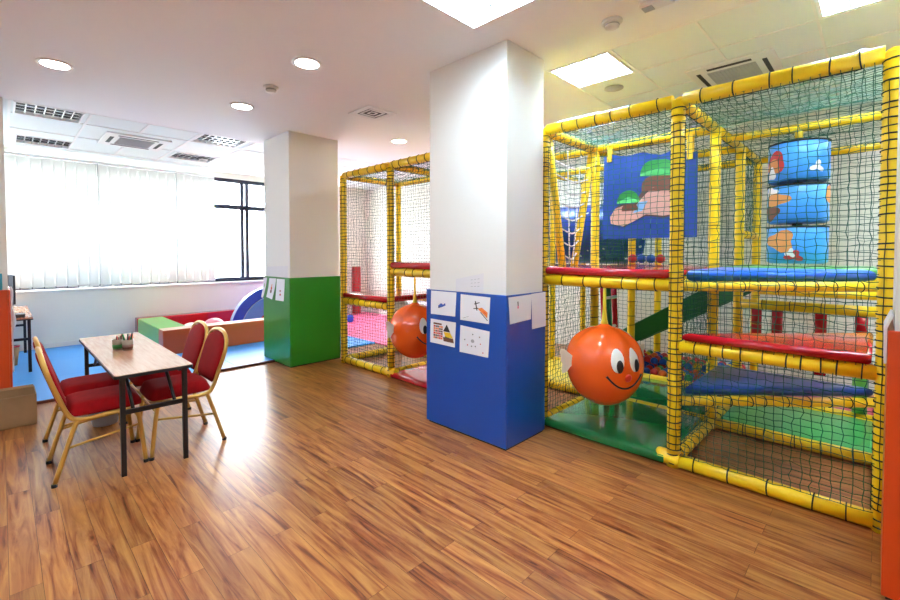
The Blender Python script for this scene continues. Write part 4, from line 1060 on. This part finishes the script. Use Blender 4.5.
# ---- picture banner
e = empty('picture_banner', (4.035, 1.495, 1.585), 'blue cloth banner with green, brown and peach shapes behind netting', 'banner')
m = MB(); vs = []; n1, n2 = 26, 20
def bz_(s): return 0.785 - 0.07 * s + 0.012 * math.sin(s * 18)      # upper hem
def bp(s, t_, off):
    y = 0.405 - 0.81 * s; z = t_ * bz_(s)
    x = 0.012 * math.sin(s * 9 + t_ * 2) * t_ + 0.014 * t_ ** 6 * math.sin(s * 22)
    return (x + off, y, z)
for off in (0.018, 0.0):
    vs = [bp(i / n1, j / n2, off) for j in range(n2 + 1) for i in range(n1 + 1)]
    m.add(vs, [(j * (n1 + 1) + i, j * (n1 + 1) + i + 1, (j + 1) * (n1 + 1) + i + 1, (j + 1) * (n1 + 1) + i) for j in range(n2) for i in range(n1)], 0, True)
def bpoly(pts, mi, off):
    c = Vector((sum(p[0] for p in pts) / len(pts), sum(p[1] for p in pts) / len(pts)))
    ring = []; N = len(pts)
    vs = [bp(c.x, c.y, -off)]
    for q in (0.25, 0.5, 0.75, 1.0):
        vs += [bp(c.x + (p[0] - c.x) * q, c.y + (p[1] - c.y) * q, -off) for p in pts]
    fs = [(0, 1 + k, 1 + (k + 1) % N) for k in range(N)]
    for i in range(3):
        for k in range(N):
            j = (k + 1) % N; fs.append((1 + i * N + k, 1 + i * N + j, 1 + (i + 1) * N + j, 1 + (i + 1) * N + k))
    m.add(vs, fs, mi, True)
def dome(cx, cy, rx, ry, lo=0.0, n=18): return [(cx + rx * math.cos(PI * k / n), cy + ry * math.sin(PI * k / n)) for k in range(n + 1)] + [(cx - rx, cy - lo), (cx + rx, cy - lo)]
bpoly(dome(0.62, 0.72, 0.19, 0.22), 1, 0.004)
bpoly(dome(0.66, 0.60, 0.21, 0.16, 0.05), 3, 0.007)
bpoly([(0.12, 0.2), (0.10, 0.28), (0.16, 0.38), (0.24, 0.42), (0.36, 0.40), (0.46, 0.56), (0.56, 0.64), (0.72, 0.64), (0.84, 0.52), (0.86, 0.38), (0.84, 0.26), (0.68, 0.24), (0.5, 0.26), (0.34, 0.2), (0.26, 0.14)], 4, 0.0055)
bpoly([(0.1, 0.18), (0.09, 0.26), (0.15, 0.36), (0.24, 0.4), (0.36, 0.36), (0.48, 0.5), (0.56, 0.6), (0.72, 0.6), (0.82, 0.5), (0.83, 0.38), (0.82, 0.28), (0.68, 0.26), (0.5, 0.28), (0.36, 0.2), (0.24, 0.15)], 2, 0.009)
bpoly(dome(0.30, 0.42, 0.13, 0.16), 1, 0.012)
bpoly(dome(0.32, 0.36, 0.09, 0.06, 0.03), 3, 0.014)
bpoly([(0.36, 0.3), (0.42, 0.42), (0.52, 0.44), (0.46, 0.32)], 5, 0.013)
m.build('cloth', ['banner_blue', 'art_green', 'art_peach', 'art_brown', 'art_line', 'art_sky'], e)
for s in (0.07, 0.93):
    p = bp(s, 0.97, 0)
    MB().box(p[0] - 0.02, p[0] + 0.03, p[1] - 0.022, p[1] + 0.022, p[2] - 0.04, 0.85).build('hanging_loop', 'strap_yellow', e)

# ---- blue crawl tunnel behind the banner
m = MB(); rr = 0.385
prof = [(rr - 0.02, -0.62), (rr, -0.60), (rr, 0.60), (rr - 0.02, 0.62), (rr - 0.045, 0.6), (rr - 0.045, -0.6), (rr - 0.02, -0.62)]
o = MB().lathe(prof[:-1] + [prof[0]], n=36).build('crawl_tunnel', 'tunnel_blue', loc=(5.46, 2.78, 1.70))
o.rotation_euler = (PI / 2, 0, 0); tag(o, 'dark blue spotted crawl tunnel behind the picture banner', 'tunnel')
# beads on a rod
e = empty('bead_rail', (5.0, 1.83, 1.39), 'row of red and blue beads on a rod deep inside the frame', 'bead toy')
MB().tube([(-0.0, -0.26, 0), (0, 0.26, 0)], 0.01, 8).build('rod', 'grey_plastic', e)
for y, c in ((0.17, 'pit_red'), (0.07, 'pit_blue'), (-0.03, 'pit_blue'), (-0.13, 'pit_red')): MB().sphere((0, y, 0), 0.05, 14, 8).build('bead', c, e)
# green slide
e = empty('slide', (5.3, 1.5, 0), 'dark green slide running down into the ball pit', 'slide')
sx0, sx1 = 5.10, 5.66
def slid(y): return 0.52 + (1.99 - y) * 0.588      # bed height along y
for nm, x0, x1 in (('side_wall', sx0, sx0 + 0.04), ('side_wall', sx1 - 0.04, sx1)):
    MB().prism([(y - 1.5, z) for y, z in ((2.15, slid(2.15) - 0.09), (2.15, slid(2.15) + 0.13), (0.98, slid(0.98) + 0.17), (0.98, slid(0.98) - 0.09))], x0 - 5.3, x1 - 5.3, 0, axis='x').build(nm, 'slide_green', e, bevel=0.012)
MB().prism([(y - 1.5, z) for y, z in ((2.4, 0.32), (2.4, 0.29), (2.15, slid(2.15) - 0.05), (0.98, slid(0.98) - 0.05), (0.98, slid(0.98) - 0.02), (2.15, slid(2.15) - 0.02))], sx0 + 0.041 - 5.3, sx1 - 0.041 - 5.3, 0, axis='x').build('slide_bed', 'slide_green', e)
# red pole ladder
e = empty('pole_ladder', (4.35, 1.98, 0.1), 'small ladder with red and green padded poles behind the front ball', 'ladder')
for (x0, y0), (x1, y1), c in (((4.25, 2.0), (4.22, 1.93), 'vinyl_red'), ((4.36, 2.0), (4.34, 1.93), 'slide_green'), ((4.50, 2.0), (4.46, 1.93), 'vinyl_red')):
    MB().tube([(x1 - 4.35, y1 - 1.98, 0.02), (x0 - 4.35, y0 - 1.98, 1.12)], 0.03, 10).build('pole', c, e)
for z in (0.3, 0.6, 0.9): MB().tube([(-0.12, -0.02, z), (0.13, -0.02, z)], 0.015, 8).build('rung', 'rope_white', e)
# red and green padded rollers at the back of the right bay
for i, (y, z0, z1, c, lab) in enumerate(((0.83, 0.65, 0.92, 'vinyl_red', 'short red roller hanging at the back rail, leftmost of four'), (0.67, 0.42, 0.92, 'vinyl_red', 'long red roller at the back rail, second from left'), (0.36, 0.38, 0.92, 'vinyl_red', 'long red roller at the back rail, third from left'), (0.10, 0.58, 0.92, 'vinyl_red', 'red roller at the back rail, nearest the right post'))):
    e = empty('hanging_roller', (C_, y, z0), lab, 'roller', 'padded rollers hanging at the back rail')
    MB().tube([(0, 0, 0), (0, 0, (z1 - z0) * 0.48)], 0.042, 14).build('lower_pad', c, e); MB().tube([(0, 0, (z1 - z0) * 0.5), (0, 0, z1 - z0)], 0.042, 14).build('upper_pad', c, e)
tag(MB().tube([(C_, 0.10, 0.11), (C_, 0.10, 0.57)], 0.05, 14).build('foam_pillar', 'vinyl_lime'), 'green foam pillar below the rightmost red roller', 'foam pillar')
# dark disc by the far ball
e = empty('foam_disc', (4.0, 4.95, 0.62), 'dark green padded disc with pale rim behind the far ball', 'foam disc', rz=PI / 2)
o = MB().tube([(0, -0.025, 0), (0, 0.025, 0)], 0.2, 24).build('disc', 'slide_green', e)
MB().lathe([(0.19, -0.03), (0.215, -0.03), (0.215, 0.03), (0.19, 0.03)], n=28).build('rim', 'fin_cream', e).rotation_euler = (PI / 2, 0, 0)
MB().tube([(0, 0, 0.2), (0, 0, 0.215)], 0.012, 6).build('strap', 'strap_yellow', e)

# ---- ball pit balls
rb = 0.043
cols_ = [('pit_red', 'red'), ('pit_blue', 'blue'), ('pit_yellow', 'yellow'), ('pit_green', 'green'), ('pit_orange', 'orange')]
meshes = {c: MB().sphere((0, 0, 0), rb, 14, 9).mesh('pit_ball', c) for c, _ in cols_}
rn = random.Random(5)
spots = []
# lower layer, packed: one object of loose balls
lo = [MB() for _ in cols_]
def heap(x, y): return 0.13 + 0.10 * (x - 5.05) / 0.85 + 0.12 * max(0, (1.9 - y)) * 0.5
nx, ny = 9, 22
loose = MB()
for i in range(10):
    for j in range(22):
        x = 5.10 + i * 0.078; y = 1.06 + j * 0.088
        loose.sphere((x + rn.uniform(-.006, .006), y + rn.uniform(-.006, .006), rb + 0.005), rb, 8, 6, rn.choice([0, 0, 1, 1, 2, 3, 4]))
o = loose.build('loose_balls', [c for c, _ in cols_]); tag(o, 'bottom layer of mixed coloured plastic balls filling the ball pit', 'balls', None, 'stuff')
for L in (0, 1):
    for i in range(9 if L == 0 else 6):
        for j in range(21):
            x = 5.12 + (i if L == 0 else i + 3) * 0.084 + (0.02 if L else 0) + rn.uniform(-.008, .008); y = 1.08 + j * 0.089 + rn.uniform(-.008, .008)
            if x > 5.80: continue
            z = rb + 0.005 + 0.066 * (L + 1) + rn.uniform(-0.006, 0.006)
            spots.append((x, y, z))
spots = spots[:300]
for p in spots:
    c, nm = rn.choice([cols_[0], cols_[0], cols_[0], cols_[1], cols_[1], cols_[2], cols_[3], cols_[4]])
    o = bpy.data.objects.new('pit_ball', meshes[c]); C.objects.link(o); o.location = p
    tag(o, 'one of the small %s plastic balls in the ball pit behind the netting' % nm, 'ball', '%s balls in the ball pit' % nm)
tag(MB().sphere((0, 0, 0), 0.05, 18, 12).build('toy_ball', 'ball_sky', loc=(3.32, 0.09, 2.515)), 'sky blue ball lying on the top netting near the right post', 'ball')
